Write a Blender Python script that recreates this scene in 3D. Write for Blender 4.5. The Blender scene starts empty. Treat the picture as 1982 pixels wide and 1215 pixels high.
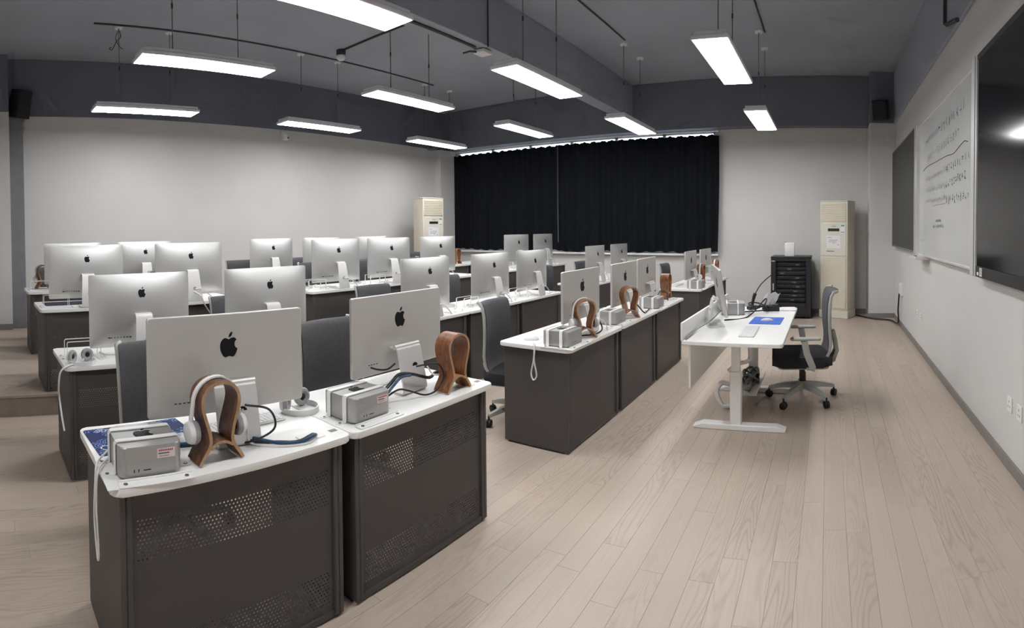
import bpy, bmesh, math, random
from mathutils import Vector, Matrix
random.seed(7)
D = bpy.data
SC = bpy.context.scene
COL = SC.collection
PI = math.pi
# ------------------------------------------------------------------ camera
# the photograph is a stitched phone panorama: a vertical-cylinder projection, 108 degrees wide
CAM_H, CAM_YAW, CAM_TX, CAM_TY, CAM_F, CAM_CY = 1.5879, 0.5848, 0.0194, -0.0081, 1047.62, 463.28
cam = D.cameras.new('camera')
cam.type = 'PANO'
cam.panorama_type = 'CENTRAL_CYLINDRICAL'
cam.central_cylindrical_range_u_min = -991.0 / CAM_F
cam.central_cylindrical_range_u_max = 991.0 / CAM_F
cam.central_cylindrical_range_v_max = CAM_CY / CAM_F
cam.central_cylindrical_range_v_min = -(1215.0 - CAM_CY) / CAM_F
cam.central_cylindrical_radius = 1.0
cam.clip_end = 100
co = D.objects.new('camera', cam)
COL.objects.link(co)
cy, sy = math.cos(CAM_YAW), math.sin(CAM_YAW)
Rz = Matrix(((cy, sy, 0), (-sy, cy, 0), (0, 0, 1)))
a, b = CAM_TX, CAM_TY
Rx = Matrix(((1, 0, 0), (0, math.cos(a), -math.sin(a)), (0, math.sin(a), math.cos(a))))
Ry = Matrix(((math.cos(b), 0, math.sin(b)), (0, 1, 0), (-math.sin(b), 0, math.cos(b))))
Rwc = (Ry @ Rx @ Rz)
co.matrix_world = Matrix.Translation((0, 0, CAM_H)) @ (Rwc.transposed() @ Matrix(((1, 0, 0), (0, 0, -1), (0, 1, 0)))).to_4x4()
SC.camera = co
# ------------------------------------------------------------------ world, exposure
w = D.worlds.new('daylight')
SC.world = w
w.use_nodes = True
w.node_tree.nodes['Background'].inputs[0].default_value = (0.78, 0.88, 1.0, 1)
w.node_tree.nodes['Background'].inputs[1].default_value = 1.6
SC.view_settings.view_transform = 'Standard'
SC.view_settings.look = 'None'
SC.view_settings.gamma = 1.0
SC.view_settings.use_curve_mapping = False
SC.view_settings.exposure = 1.22
SC.cycles.use_denoising = True
SC.cycles.max_bounces = 6
SC.cycles.diffuse_bounces = 4
SC.cycles.transmission_bounces = 4
SC.cycles.use_adaptive_sampling = True
SC.cycles.adaptive_threshold = 0.06
SC.cycles.adaptive_min_samples = 12
SC.cycles.sample_clamp_indirect = 6
LAMP = 11.0      # strength of the lamps' diffusers

# room numbers (metres; X to the whiteboard wall, Y to the curtain wall)
XR, XL, YW, YN, ZB, ZC = 1.18, -8.45, 10.1, -1.7, 3.45, 4.35
Z3 = 0.175           # platform height
XP = -4.753          # platform riser

# ------------------------------------------------------------------ materials
MATS = {}
def mat(name, col, rough=.5, metal=0., var=.06, vscale=6., bump=0., bscale=60., spec=None, coat=0., alpha=None, trans=0., emit=None):
    if name in MATS: return MATS[name]
    m = D.materials.new(name); m.use_nodes = True
    nt = m.node_tree; N = nt.nodes; L = nt.links
    p = N['Principled BSDF']
    p.inputs['Roughness'].default_value = rough
    p.inputs['Metallic'].default_value = metal
    if spec is not None: p.inputs['Specular IOR Level'].default_value = spec
    if coat: p.inputs['Coat Weight'].default_value = coat; p.inputs['Coat Roughness'].default_value = .08
    if trans: p.inputs['Transmission Weight'].default_value = trans
    if alpha is not None: p.inputs['Alpha'].default_value = alpha
    tc = N.new('ShaderNodeTexCoord')
    nz = N.new('ShaderNodeTexNoise'); nz.inputs['Scale'].default_value = vscale; nz.inputs['Detail'].default_value = 1
    L.new(tc.outputs['Object'], nz.inputs['Vector'])
    mr = N.new('ShaderNodeMapRange')
    mr.inputs[1].default_value = .3; mr.inputs[2].default_value = .7
    mr.inputs[3].default_value = 1 - var; mr.inputs[4].default_value = 1 + var * .6
    L.new(nz.outputs[0], mr.inputs[0])
    mx = N.new('ShaderNodeVectorMath'); mx.operation = 'SCALE'
    mx.inputs[0].default_value = col
    L.new(mr.outputs[0], mx.inputs[3])
    L.new(mx.outputs[0], p.inputs['Base Color'])
    if bump:
        n2 = N.new('ShaderNodeTexNoise'); n2.inputs['Scale'].default_value = bscale; n2.inputs['Detail'].default_value = 3
        L.new(tc.outputs['Object'], n2.inputs['Vector'])
        bp = N.new('ShaderNodeBump'); bp.inputs['Strength'].default_value = bump; bp.inputs['Distance'].default_value = .004
        L.new(n2.outputs[0], bp.inputs['Height']); L.new(bp.outputs[0], p.inputs['Normal'])
    if emit:
        p.inputs['Emission Color'].default_value = (*emit[:3], 1); p.inputs['Emission Strength'].default_value = emit[3]
    MATS[name] = m
    return m

def floor_mat(name, per_object):
    m = D.materials.new(name); m.use_nodes = True
    nt = m.node_tree; N = nt.nodes; L = nt.links
    p = N['Principled BSDF']
    def node(t, **k):
        n = N.new(t)
        for kk, v in k.items(): setattr(n, kk, v)
        return n
    geo = node('ShaderNodeNewGeometry')
    if per_object:
        rnd = node('ShaderNodeObjectInfo').outputs['Random']
    else:
        at = node('ShaderNodeAttribute'); at.attribute_name = 'rnd'; rnd = at.outputs['Fac']
    sep = node('ShaderNodeSeparateXYZ'); L.new(geo.outputs['Position'], sep.inputs[0])
    def math_(op, a_, b_=None, c_=None):
        n = node('ShaderNodeMath', operation=op)
        for i, v in enumerate((a_, b_, c_)):
            if v is None: continue
            if isinstance(v, (int, float)): n.inputs[i].default_value = v
            else: L.new(v, n.inputs[i])
        return n.outputs[0]
    offx = math_('MULTIPLY', rnd, 37.0)
    offy = math_('MULTIPLY', rnd, 91.0)
    cmb = node('ShaderNodeCombineXYZ')
    L.new(math_('ADD', sep.outputs[0], offx), cmb.inputs[0])
    L.new(math_('MULTIPLY', math_('ADD', sep.outputs[1], offy), 0.11), cmb.inputs[1])
    L.new(offx, cmb.inputs[2])
    # cathedral grain: contour lines of a stretched, smooth field
    fld = node('ShaderNodeTexNoise'); fld.inputs['Scale'].default_value = 7.0; fld.inputs['Detail'].default_value = 1.5; fld.inputs['Roughness'].default_value = .45
    L.new(cmb.outputs[0], fld.inputs['Vector'])
    ring = math_('SINE', math_('MULTIPLY', fld.outputs[0], 130.0))
    ring = math_('POWER', math_('MULTIPLY_ADD', ring, .5, .5), 3.0)
    # where the flame figure shows
    msk = node('ShaderNodeTexNoise'); msk.inputs['Scale'].default_value = 2.3
    L.new(cmb.outputs[0], msk.inputs['Vector'])
    mm = node('ShaderNodeMapRange'); mm.inputs[1].default_value = .42; mm.inputs[2].default_value = .62
    L.new(msk.outputs[0], mm.inputs[0])
    # fine fibres
    c2 = node('ShaderNodeCombineXYZ')
    L.new(math_('MULTIPLY', math_('ADD', sep.outputs[0], offx), 1.0), c2.inputs[0])
    L.new(math_('MULTIPLY', math_('ADD', sep.outputs[1], offy), 0.02), c2.inputs[1])
    fib = node('ShaderNodeTexNoise'); fib.inputs['Scale'].default_value = 150; fib.inputs['Detail'].default_value = 3
    L.new(c2.outputs[0], fib.inputs['Vector'])
    bro = node('ShaderNodeTexNoise'); bro.inputs['Scale'].default_value = 16
    L.new(c2.outputs[0], bro.inputs['Vector'])
    base = node('ShaderNodeMix', data_type='RGBA')
    base.inputs['A'].default_value = (0.475, 0.388, 0.317, 1); base.inputs['B'].default_value = (0.565, 0.47, 0.388, 1)
    L.new(math_('MULTIPLY_ADD', rnd, .35, math_('MULTIPLY', bro.outputs[0], .65)), base.inputs['Factor'])
    g = math_('ADD', math_('MULTIPLY', math_('MULTIPLY', ring, mm.outputs[0]), .30), math_('MULTIPLY', math_('SUBTRACT', fib.outputs[0], .42), .32))
    dk = node('ShaderNodeMix', data_type='RGBA'); dk.inputs['B'].default_value = (0.20, 0.145, 0.11, 1)
    L.new(base.outputs['Result'], dk.inputs['A']); L.new(math_('MINIMUM', math_('MAXIMUM', g, 0), 1.), dk.inputs['Factor'])
    L.new(dk.outputs['Result'], p.inputs['Base Color'])
    p.inputs['Roughness'].default_value = .42
    bp = node('ShaderNodeBump'); bp.inputs['Strength'].default_value = .12; bp.inputs['Distance'].default_value = .002
    L.new(g, bp.inputs['Height']); L.new(bp.outputs[0], p.inputs['Normal'])
    return m

def wood_mat(name, c1, c2, scale=14.):
    m = D.materials.new(name); m.use_nodes = True
    nt = m.node_tree; N = nt.nodes; L = nt.links; p = N['Principled BSDF']
    tc = N.new('ShaderNodeTexCoord'); mp = N.new('ShaderNodeMapping'); mp.inputs['Scale'].default_value = (3, 3, .6)
    L.new(tc.outputs['Object'], mp.inputs[0])
    nz = N.new('ShaderNodeTexNoise'); nz.inputs['Scale'].default_value = scale; nz.inputs['Detail'].default_value = 5; nz.inputs['Distortion'].default_value = 1.2
    L.new(mp.outputs[0], nz.inputs['Vector'])
    r = N.new('ShaderNodeValToRGB')
    r.color_ramp.elements[0].position = .35; r.color_ramp.elements[0].color = (*c1, 1)
    r.color_ramp.elements[1].position = .65; r.color_ramp.elements[1].color = (*c2, 1)
    L.new(nz.outputs[0], r.inputs[0]); L.new(r.outputs[0], p.inputs['Base Color'])
    p.inputs['Roughness'].default_value = .35
    return m

def pad_mat(name, c_bg, c_line):
    m = D.materials.new(name); m.use_nodes = True
    nt = m.node_tree; N = nt.nodes; L = nt.links; p = N['Principled BSDF']
    tc = N.new('ShaderNodeTexCoord')
    v = N.new('ShaderNodeTexVoronoi'); v.inputs['Scale'].default_value = 24
    L.new(tc.outputs['Object'], v.inputs['Vector'])
    s = N.new('ShaderNodeMath'); s.operation = 'MULTIPLY'; s.inputs[1].default_value = 26
    L.new(v.outputs['Distance'], s.inputs[0])
    sn = N.new('ShaderNodeMath'); sn.operation = 'SINE'; L.new(s.outputs[0], sn.inputs[0])
    gt = N.new('ShaderNodeMath'); gt.operation = 'GREATER_THAN'; gt.inputs[1].default_value = .8; L.new(sn.outputs[0], gt.inputs[0])
    n2 = N.new('ShaderNodeTexNoise'); n2.inputs['Scale'].default_value = 5; L.new(tc.outputs['Object'], n2.inputs['Vector'])
    g2 = N.new('ShaderNodeMath'); g2.operation = 'GREATER_THAN'; g2.inputs[1].default_value = .5; L.new(n2.outputs[0], g2.inputs[0])
    mu = N.new('ShaderNodeMath'); mu.operation = 'MULTIPLY'; L.new(gt.outputs[0], mu.inputs[0]); L.new(g2.outputs[0], mu.inputs[1])
    mx = N.new('ShaderNodeMix'); mx.data_type = 'RGBA'; mx.inputs['A'].default_value = (*c_bg, 1); mx.inputs['B'].default_value = (*c_line, 1)
    L.new(mu.outputs[0], mx.inputs['Factor']); L.new(mx.outputs['Result'], p.inputs['Base Color'])
    p.inputs['Roughness'].default_value = .7
    return m

M_WALL = mat('wall_paint', (.635, .622, .605), .75, var=.03, vscale=1.3, bump=.05, bscale=90)
M_CEIL = mat('ceiling_paint', (.36, .385, .44), .8, var=.05, vscale=1.2, bump=.05, bscale=50)
M_DARKWALL = mat('dark_wall_paint', (.175, .188, .23), .75, var=.05, vscale=1.2)
M_BASEB = mat('baseboard', (.23, .21, .195), .5)
M_GREYPAINT = mat('grey_paint', (.21, .21, .225), .6)
M_FLOOR = floor_mat('floor_plank', True)
M_FLOOR2 = floor_mat('floor_plank_joined', False)
M_SLAB = mat('floor_joint', (.33, .265, .22), .8)
M_RISER = mat('riser_board', (.25, .2, .165), .5, var=.12, vscale=9)
M_TOP = mat('white_laminate', (.87, .86, .835), .38, var=.02)
M_DESK = mat('dark_grey_steel', (.072, .064, .062), .5, var=.05, vscale=3)
M_BLACK = mat('black_plastic', (.012, .012, .014), .45)
M_ALU = mat('aluminium', (.60, .585, .56), .42, metal=.55, var=.02)
M_MINI = mat('satin_aluminium', (.42, .412, .40), .42, metal=.5, var=.02)
M_SHELL = mat('brushed_silver', (.71, .705, .69), .46, metal=.8, var=.015)
M_ALU2 = mat('pale_aluminium', (.74, .73, .71), .4, metal=.35, var=.02)
M_LOGO = mat('dark_logo', (.010, .010, .012), .55, spec=.2)
M_SCREEN = mat('screen_glass', (.008, .008, .01), .12)
M_WHITE = mat('white_plastic', (.80, .79, .78), .4, var=.02)
M_BRKT = mat('white_powder_coat', (.86, .855, .835), .45, var=.02)
M_SCREW = mat('screw_steel', (.25, .25, .25), .35, metal=.9)
M_WALNUT = wood_mat('walnut', (.075, .033, .018), (.19, .085, .042))
M_PLY = wood_mat('ply_edge', (.36, .21, .11), (.48, .30, .17))
M_TEAK = wood_mat('teak', (.16, .058, .022), (.31, .125, .05))
M_CABLEB = mat('black_cable', (.015, .016, .02), .45)
M_CABLEBL = mat('blue_cable', (.02, .07, .14), .45)
M_CABLEW = mat('white_cable', (.74, .73, .71), .45)
M_CABLEG = mat('grey_cable', (.22, .23, .24), .45)
M_FABRIC = mat('grey_chair_mesh', (.09, .087, .093), .85, var=.1, vscale=60, bump=.3, bscale=500)
M_SEAT = mat('dark_seat_fabric', (.022, .022, .027), .9, var=.12, vscale=40, bump=.25, bscale=300)
M_CHAIRF = mat('chair_frame_grey', (.42, .425, .40), .45)
M_CUSHION = mat('grey_ear_cushion', (.36, .36, .37), .8)
M_CURTAIN = mat('navy_curtain', (.0055, .0085, .013), .92, var=.2, vscale=4)
M_CURTAIN_L = mat('curtain_lining', (.09, .10, .10), .9)
M_AC = mat('beige_plastic', (.66, .61, .49), .45, var=.03)
M_ACW = mat('cream_plastic', (.68, .645, .56), .45, var=.03)
M_RACK = mat('rack_steel', (.016, .016, .019), .4)
M_RGLASS = mat('smoked_glass', (.02, .022, .027), .06, alpha=.22)
M_RGEAR = mat('rack_equipment', (.035, .04, .05), .4, var=.2, vscale=30)
M_CHALK = mat('blackboard_surface', (.045, .047, .047), .45, var=.08, vscale=3)
M_WB = mat('whiteboard_surface', (.60, .61, .595), .22, var=.03, vscale=2)
M_INK = mat('marker_ink', (.07, .07, .08), .6)
M_INKF = mat('faded_marker_ink', (.22, .22, .23), .6)
M_PAPER = mat('paper', (.78, .76, .76), .8, var=.03)
M_INKRED = mat('red_print', (.45, .05, .07), .7)
M_PAD = pad_mat('blue_pattern_pad', (.004, .018, .115), (.25, .42, .75))
M_PADL = pad_mat('light_blue_pad', (.03, .11, .55), (.10, .25, .80))
M_PADD = mat('navy_pad', (.010, .012, .035), .8)
M_GLASS = mat('window_glass', (.9, .95, 1), .02, trans=1.0)
M_LAMPW = mat('lamp_frame', (.80, .80, .82), .5)
M_LAMP = mat('lamp_diffuser', (.9, .9, .9), .5, emit=(.985, .99, 1.0, LAMP))
M_ROD = mat('grey_rod', (.20, .20, .21), .5)
M_CONDUIT = mat('dark_conduit', (.055, .055, .06), .5)
M_GREEN = mat('green_print', (.10, .32, .33), .7)
M_PINK = mat('pink_label', (.78, .66, .67), .7)

# ------------------------------------------------------------------ mesh helpers
class MB:
    def __init__(s): s.bm = bmesh.new()
    def box(s, x0, x1, y0, y1, z0, z1, bev=0., seg=1, rot=None):
        vs = [s.bm.verts.new((x, y, z)) for x in (x0, x1) for y in (y0, y1) for z in (z0, z1)]
        f = [(0, 1, 3, 2), (4, 6, 7, 5), (0, 4, 5, 1), (2, 3, 7, 6), (0, 2, 6, 4), (1, 5, 7, 3)]
        fs = [s.bm.faces.new([vs[i] for i in q]) for q in f]
        if rot is not None:
            bmesh.ops.transform(s.bm, matrix=rot, verts=vs)
        if bev:
            es = list({e for q in fs for e in q.edges})
            bmesh.ops.bevel(s.bm, geom=es, offset=bev, segments=seg, profile=.5, affect='EDGES')
        return s
    def prism(s, pts, axis, d0, d1, bev=0.):
        """outline pts in the plane normal to axis (x: (y,z), y: (x,z), z: (x,y)) extruded d0..d1"""
        def P(p, d): return {'x': (d, p[0], p[1]), 'y': (p[0], d, p[1]), 'z': (p[0], p[1], d)}[axis]
        a_ = [s.bm.verts.new(P(p, d0)) for p in pts]; b_ = [s.bm.verts.new(P(p, d1)) for p in pts]
        n = len(pts); fs = []
        fs.append(s.bm.faces.new(a_[::-1])); fs.append(s.bm.faces.new(b_))
        for i in range(n):
            fs.append(s.bm.faces.new((a_[i], a_[(i + 1) % n], b_[(i + 1) % n], b_[i])))
        if bev:
            es = list(set(fs[0].edges) | set(fs[1].edges))
            bmesh.ops.bevel(s.bm, geom=es, offset=bev, segments=1, affect='EDGES')
        return s
    def tube(s, pts, r, n=6, cap=True):
        pts = [Vector(p) for p in pts]
        rs = r if isinstance(r, (list, tuple)) else [r] * len(pts)
        rings = []; up0 = None
        for i, p in enumerate(pts):
            t = (pts[min(i + 1, len(pts) - 1)] - pts[max(i - 1, 0)])
            if t.length < 1e-9: t = Vector((0, 0, 1))
            t.normalize()
            if up0 is None:
                up0 = Vector((0, 0, 1)) if abs(t.z) < .9 else Vector((1, 0, 0))
            u = t.cross(up0)
            if u.length < 1e-6: u = t.orthogonal()
            u.normalize(); v = u.cross(t); up0 = v
            rings.append([s.bm.verts.new(p + (u * math.cos(2 * PI * k / n) + v * math.sin(2 * PI * k / n)) * rs[i]) for k in range(n)])
        for a_, b_ in zip(rings, rings[1:]):
            for k in range(n):
                s.bm.faces.new((a_[k], a_[(k + 1) % n], b_[(k + 1) % n], b_[k]))
        if cap:
            s.bm.faces.new(rings[0][::-1]); s.bm.faces.new(rings[-1])
        return s
    def lathe(s, prof, c=(0, 0, 0), axis='z', n=16):
        """prof = [(r, h)]"""
        rings = []
        for r, h in prof:
            ring = []
            for k in range(n):
                a_ = 2 * PI * k / n; x, y = r * math.cos(a_), r * math.sin(a_)
                q = {'z': (x, y, h), 'x': (h, x, y), 'y': (y, h, x)}[axis]
                ring.append(s.bm.verts.new((c[0] + q[0], c[1] + q[1], c[2] + q[2])))
            rings.append(ring)
        for a_, b_ in zip(rings, rings[1:]):
            for k in range(n): s.bm.faces.new((a_[k], a_[(k + 1) % n], b_[(k + 1) % n], b_[k]))
        s.bm.faces.new(rings[0][::-1]); s.bm.faces.new(rings[-1])
        return s
    def sheet(s, path, wid, th, plane='xz', c=0.):
        """a bent plate: path of 2D points in plane, width(s) across the third axis"""
        n = len(path); ws = wid if isinstance(wid, (list, tuple)) else [wid] * n
        P = [Vector(p) for p in path]; secs = []
        for i in range(n):
            t = P[min(i + 1, n - 1)] - P[max(i - 1, 0)]; t.normalize()
            nn = Vector((-t.y, t.x)) * th / 2
            sec = []
            for q, wv in ((P[i] + nn, -.5), (P[i] + nn, .5), (P[i] - nn, .5), (P[i] - nn, -.5)):
                k = c + wv * ws[i]
                sec.append(s.bm.verts.new((q.x, k, q.y) if plane == 'xz' else (k, q.x, q.y)))
            secs.append(sec)
        for a_, b_ in zip(secs, secs[1:]):
            for k in range(4): s.bm.faces.new((a_[k], a_[(k + 1) % 4], b_[(k + 1) % 4], b_[k]))
        s.bm.faces.new(secs[0][::-1]); s.bm.faces.new(secs[-1])
        return s
    def poly(s, pts):
        s.bm.faces.new([s.bm.verts.new(p) for p in pts]); return s
    def xf(s, M): bmesh.ops.transform(s.bm, matrix=M, verts=s.bm.verts); return s
    def mesh(s, name, smooth=40):
        bmesh.ops.recalc_face_normals(s.bm, faces=s.bm.faces)
        me = D.meshes.new(name); s.bm.to_mesh(me); s.bm.free()
        if smooth:
            me.polygons.foreach_set('use_smooth', [True] * len(me.polygons))
            me.set_sharp_from_angle(angle=math.radians(smooth))
        return me
    def build(s, name, m, parent=None, smooth=40, kind=None):
        return link(name, s.mesh(name, smooth), m, parent, kind)

def link(name, me, m, parent=None, kind=None):
    if m is not None and not me.materials: me.materials.append(m)
    o = D.objects.new(name, me); COL.objects.link(o)
    if parent is not None: o.parent = parent
    if kind: o['kind'] = kind
    return o
def thing(name, label, cat, loc=(0, 0, 0), rz=0., group=None):
    o = D.objects.new(name, None); COL.objects.link(o); o.empty_display_size = .1
    o.location = loc; o.rotation_euler = (0, 0, rz)
    tag(o, label, cat, group); return o
def tag(o, label, cat, group=None):
    o['label'] = label; o['category'] = cat
    if group: o['group'] = group
    return o
def struct(o): o['kind'] = 'structure'; return o
def dup(o, parent=None):
    c = o.copy(); COL.objects.link(c)
    if parent is not None: c.parent = parent
    for ch in list(o.children): dup(ch, c)
    return c
def place(proto, used, label, loc, rz=0., group=None):
    o = dup(proto) if used[0] else proto
    used[0] = True
    o.location = loc; o.rotation_euler = (0, 0, rz); o['label'] = label
    if group: o['group'] = group
    return o
def rrect(x0, x1, y0, y1, r, n=4):
    out = []
    for cx, cy_, a0 in ((x1 - r, y1 - r, 0), (x0 + r, y1 - r, 90), (x0 + r, y0 + r, 180), (x1 - r, y0 + r, 270)):
        for k in range(n + 1):
            t = math.radians(a0 + 90 * k / n); out.append((cx + r * math.cos(t), cy_ + r * math.sin(t)))
    return out
def spline(pts, n=8):
    """Catmull-Rom through 3D points"""
    P = [Vector(p) for p in pts]; P = [2 * P[0] - P[1]] + P + [2 * P[-1] - P[-2]]; out = []
    for i in range(1, len(P) - 2):
        for k in range(n):
            t = k / n; p0, p1, p2, p3 = P[i - 1:i + 3]
            out.append(.5 * ((2 * p1) + (-p0 + p2) * t + (2 * p0 - 5 * p1 + 4 * p2 - p3) * t * t + (-p0 + 3 * p1 - 3 * p2 + p3) * t ** 3))
    out.append(P[-2]); return out
def cable(name, pts, r, m, label=None, parent=None, n=8, group=None):
    o = MB().tube(spline(pts, n), r, 6).build(name, m, parent, 60)
    if label: tag(o, label, 'cable', group)
    return o
# ================================================================== THE ROOM
# ---- floor: slab with planks
PW, PL = .12, 1.20
floor = struct(MB().box(XP - .02, XR + .1, YN - .1, YW + .1, -.12, -.007).build('floor', M_SLAB, None, 0))
pm = MB().box(-PW / 2 + .0004, PW / 2 - .0004, -PL / 2 + .0004, PL / 2 - .0004, -.008, 0, .0005).mesh('plank', 0)
pm.materials.append(M_FLOOR)
def strips(x0, x1, y0, y1):
    rnd = random.Random(3); x = x1; out = []
    while x > x0 + .002:
        xa = max(x - PW, x0); y = y0 - rnd.random() * PL
        while y < y1:
            ya, yb = max(y, y0), min(y + PL, y1)
            if yb - ya > .01: out.append((xa, x, ya, yb))
            y += PL
        x -= PW
    return out
allp = strips(XP, XR, YN, YW)
full = [q for q in allp if abs(q[1] - q[0] - PW) < 1e-6 and abs(q[3] - q[2] - PL) < 1e-6 and q[3] > .2]
full.sort(key=lambda q: ((q[0] + q[1]) / 2) ** 2 + ((q[2] + q[3]) / 2) ** 2)
ind = set(full[:290])
for q in full[:290]:
    o = link('plank', pm, None, floor); o.location = ((q[0] + q[1]) / 2, (q[2] + q[3]) / 2, 0)
def joined(name, plist, z, parent):
    vs, fs, rv = [], [], []
    for xa, xb, ya, yb in plist:
        g = .0004; i = len(vs); r = random.random()
        vs += [(xa + g, ya + g, z), (xb - g, ya + g, z), (xb - g, yb - g, z), (xa + g, yb - g, z), (xa + g, ya + g, z - .008), (xb - g, ya + g, z - .008), (xb - g, yb - g, z - .008), (xa + g, yb - g, z - .008)]
        fs += [(i, i + 1, i + 2, i + 3), (i + 4, i + 5, i + 1, i), (i + 5, i + 6, i + 2, i + 1), (i + 6, i + 7, i + 3, i + 2), (i + 7, i + 4, i, i + 3)]
        rv += [r] * 5
    me = D.meshes.new(name); me.from_pydata(vs, [], fs)
    at = me.attributes.new('rnd', 'FLOAT', 'FACE'); at.data.foreach_set('value', rv)
    return link(name, me, M_FLOOR2, parent, 'stuff')
joined('plank_field', [q for q in allp if q not in ind], 0, floor)
plat = struct(MB().box(XL - .1, XP - .012, YN - .1, YW + .1, -.12, Z3 - .007).build('floor_platform', M_SLAB, None, 0))
joined('plank_field', strips(XL, XP - .03, YN, YW), Z3, plat)
for k in range(5):
    MB().box(XP - .012, XP, YN + k * 2.36 + .001, YN + (k + 1) * 2.36 - .001, 0, Z3 - .012, .001).build('riser_board', M_RISER, plat, 0)
    MB().box(XP - .03, XP + .008, YN + k * 2.36 + .001, YN + (k + 1) * 2.36 - .001, Z3 - .012, Z3 + .001, .003).build('nosing', M_RISER, plat, 0)
# ---- ceiling and beams
struct(MB().box(XL - .1, XR + .1, YN - .1, YW + .1, ZC, ZC + .12).build('ceiling', M_CEIL, None, 0))
struct(MB().box(-3.99, -3.716, YN, YW - .25, 3.715, ZC, .006).build('beam_middle', M_CEIL, None, 0))
struct(MB().box(XL, XR, YW - .25, YW, ZB, ZC, .006).build('beam_far', M_DARKWALL, None, 0))
# ---- walls: white below, dark grey above
wr = struct(MB().box(XR, XR + .1, YN, YW, -.1, ZC).build('wall_right', M_WALL, None, 0))
MB().box(XR - .035, XR, YN, YW - .5, ZB, ZC, .004).build('dark_band', M_CEIL, wr, 0)
wl = struct(MB().box(XL - .1, XL, YN, YW, -.1, ZC).build('wall_left', M_WALL, None, 0))
MB().box(XL, XL + .012, YN, YW - .25, ZB + .01, ZC, .002).build('dark_band', M_DARKWALL, wl, 0)
struct(MB().box(XL, -8.2, YN, .5, Z3, ZB + .03).build('wall_left_return', M_WALL, None, 0))
struct(MB().box(XL, -8.2, YN, .5, ZB + .03, ZC).build('wall_left_return_upper', M_DARKWALL, None, 0))
pil = struct(MB().box(XL, -8.3, .5, .72, Z3, ZB - .02, .004).build('pilaster_left', M_GREYPAINT, None, 0))
struct(MB().box(XL, -8.3, 9.55, YW, Z3, ZB, .004).build('pilaster_far', M_WALL, None, 0))
wf = MB()
wf.box(XL, -8.22, YW, YW + .12, -.1, ZB); wf.box(-2.15, XR, YW, YW + .12, -.1, ZB); wf.box(-8.22, -2.15, YW, YW + .12, -.1, 1.1)
wf.box(-8.22, -2.15, YW, YW + .12, 3.44, ZC)
wf.box(XL, -8.22, YW, YW + .12, ZB, ZC); wf.box(-2.15, XR, YW, YW + .12, ZB, ZC)
struct(wf.build('wall_far', M_WALL, None, 0))
struct(MB().box(XL - .1, XR + .1, YN - .12, YN, -.1, ZC).build('wall_near', M_WALL, None, 0))
cr = struct(MB().box(.72, XR, 9.55, YW, 0, ZB, .005).build('column_right', M_WALL, None, 0))
MB().box(.715, XR - .001, 9.545, YW - .25, ZB, ZC, .004).build('dark_top', M_DARKWALL, cr, 0)
# ---- baseboards
struct(MB().box(XR - .014, XR, YN, 9.55, 0, .085, .004).build('baseboard_right', M_BASEB, None, 0))
bf = MB(); bf.box(.70, XR - .014, 9.536, 9.55, 0, .085, .004); bf.box(-2.1, .70, YW - .014, YW, 0, .085, .004)
struct(bf.build('baseboard_far', M_BASEB, None, 0))
bl = MB(); bl.box(XL, XL + .014, .72, 9.55, Z3, Z3 + .09, .004); bl.box(-8.2, -8.186, YN, .5, Z3, Z3 + .09, .004)
struct(bl.build('baseboard_left', M_BASEB, None, 0))
# ---- window behind the curtains
wx0, wx1, wz0, wz1 = -8.22, -2.15, 1.1, 3.44
wb = MB(); n_p = 6; dx = (wx1 - wx0) / n_p
for k in range(n_p + 1): wb.box(max(wx0, wx0 + k * dx - .03), min(wx1, wx0 + k * dx + .03), YW + .02, YW + .07, wz0, wz1)
for z in (wz0, 2.7, wz1 - .05): wb.box(wx0, wx1, YW + .02, YW + .07, z, z + .05)
win = struct(wb.build('window_1', M_WHITE, None, 0))
for k in range(n_p):
    MB().box(wx0 + k * dx + .03, wx0 + (k + 1) * dx - .03, YW + .042, YW + .048, wz0 + .05, wz1 - .05).build('pane', M_GLASS, win, 0)
MB().box(wx0 - .1, wx1 + .08, YW - .1, YW + .02, wz0 - .04, wz0 - .002, .006).build('window_sill', M_WHITE, win, 0)
# ---- curtains
def curtain(x0, x1, label, seed, yc):
    rnd = random.Random(seed); nx = int((x1 - x0) * 64); nz = 8; bm = bmesh.new(); grid = []
    ph = [rnd.random() * 6 for _ in range(4)]
    for j in range(nz + 1):
        row = []
        for i in range(nx + 1):
            x = x0 + (x1 - x0) * i / nx; t = j / nz
            wv = math.sin(x * 46 + ph[0] + .9 * math.sin(x * 7 + ph[1])) * .017 + math.sin(x * 21 + ph[2]) * .014
            wv *= (1 - .35 * t)
            top = 3.335 + .012 * math.sin(x * 31 + ph[3]) + .006 * math.sin(x * 83)
            bot = 1.125 + .01 * math.sin(x * 5.2 + ph[1]) + .012 * math.sin(x * 23 + ph[2])
            row.append(bm.verts.new((x + .02 * math.sin(t * 3 + ph[0]) * (1 if i in (0, nx) else .4), yc + wv, bot + (top - bot) * t)))
        grid.append(row)
    for j in range(nz):
        for i in range(nx): bm.faces.new((grid[j][i], grid[j][i + 1], grid[j + 1][i + 1], grid[j + 1][i]))
    bmesh.ops.solidify(bm, geom=bm.faces[:], thickness=.004)
    m = MB(); m.bm.free(); m.bm = bm
    t = thing('curtain', label, 'curtain', group='blackout curtains')
    m.build('fabric', M_CURTAIN, t, 60)
    return t
c1 = curtain(-8.33, -5.37, 'navy blackout curtain on the left, hanging beside the far air conditioner', 1, YW - .06)
c2 = curtain(-5.425, -2.06, 'wide navy blackout curtain on the right, ending at the bare wall', 2, YW - .115)
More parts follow.
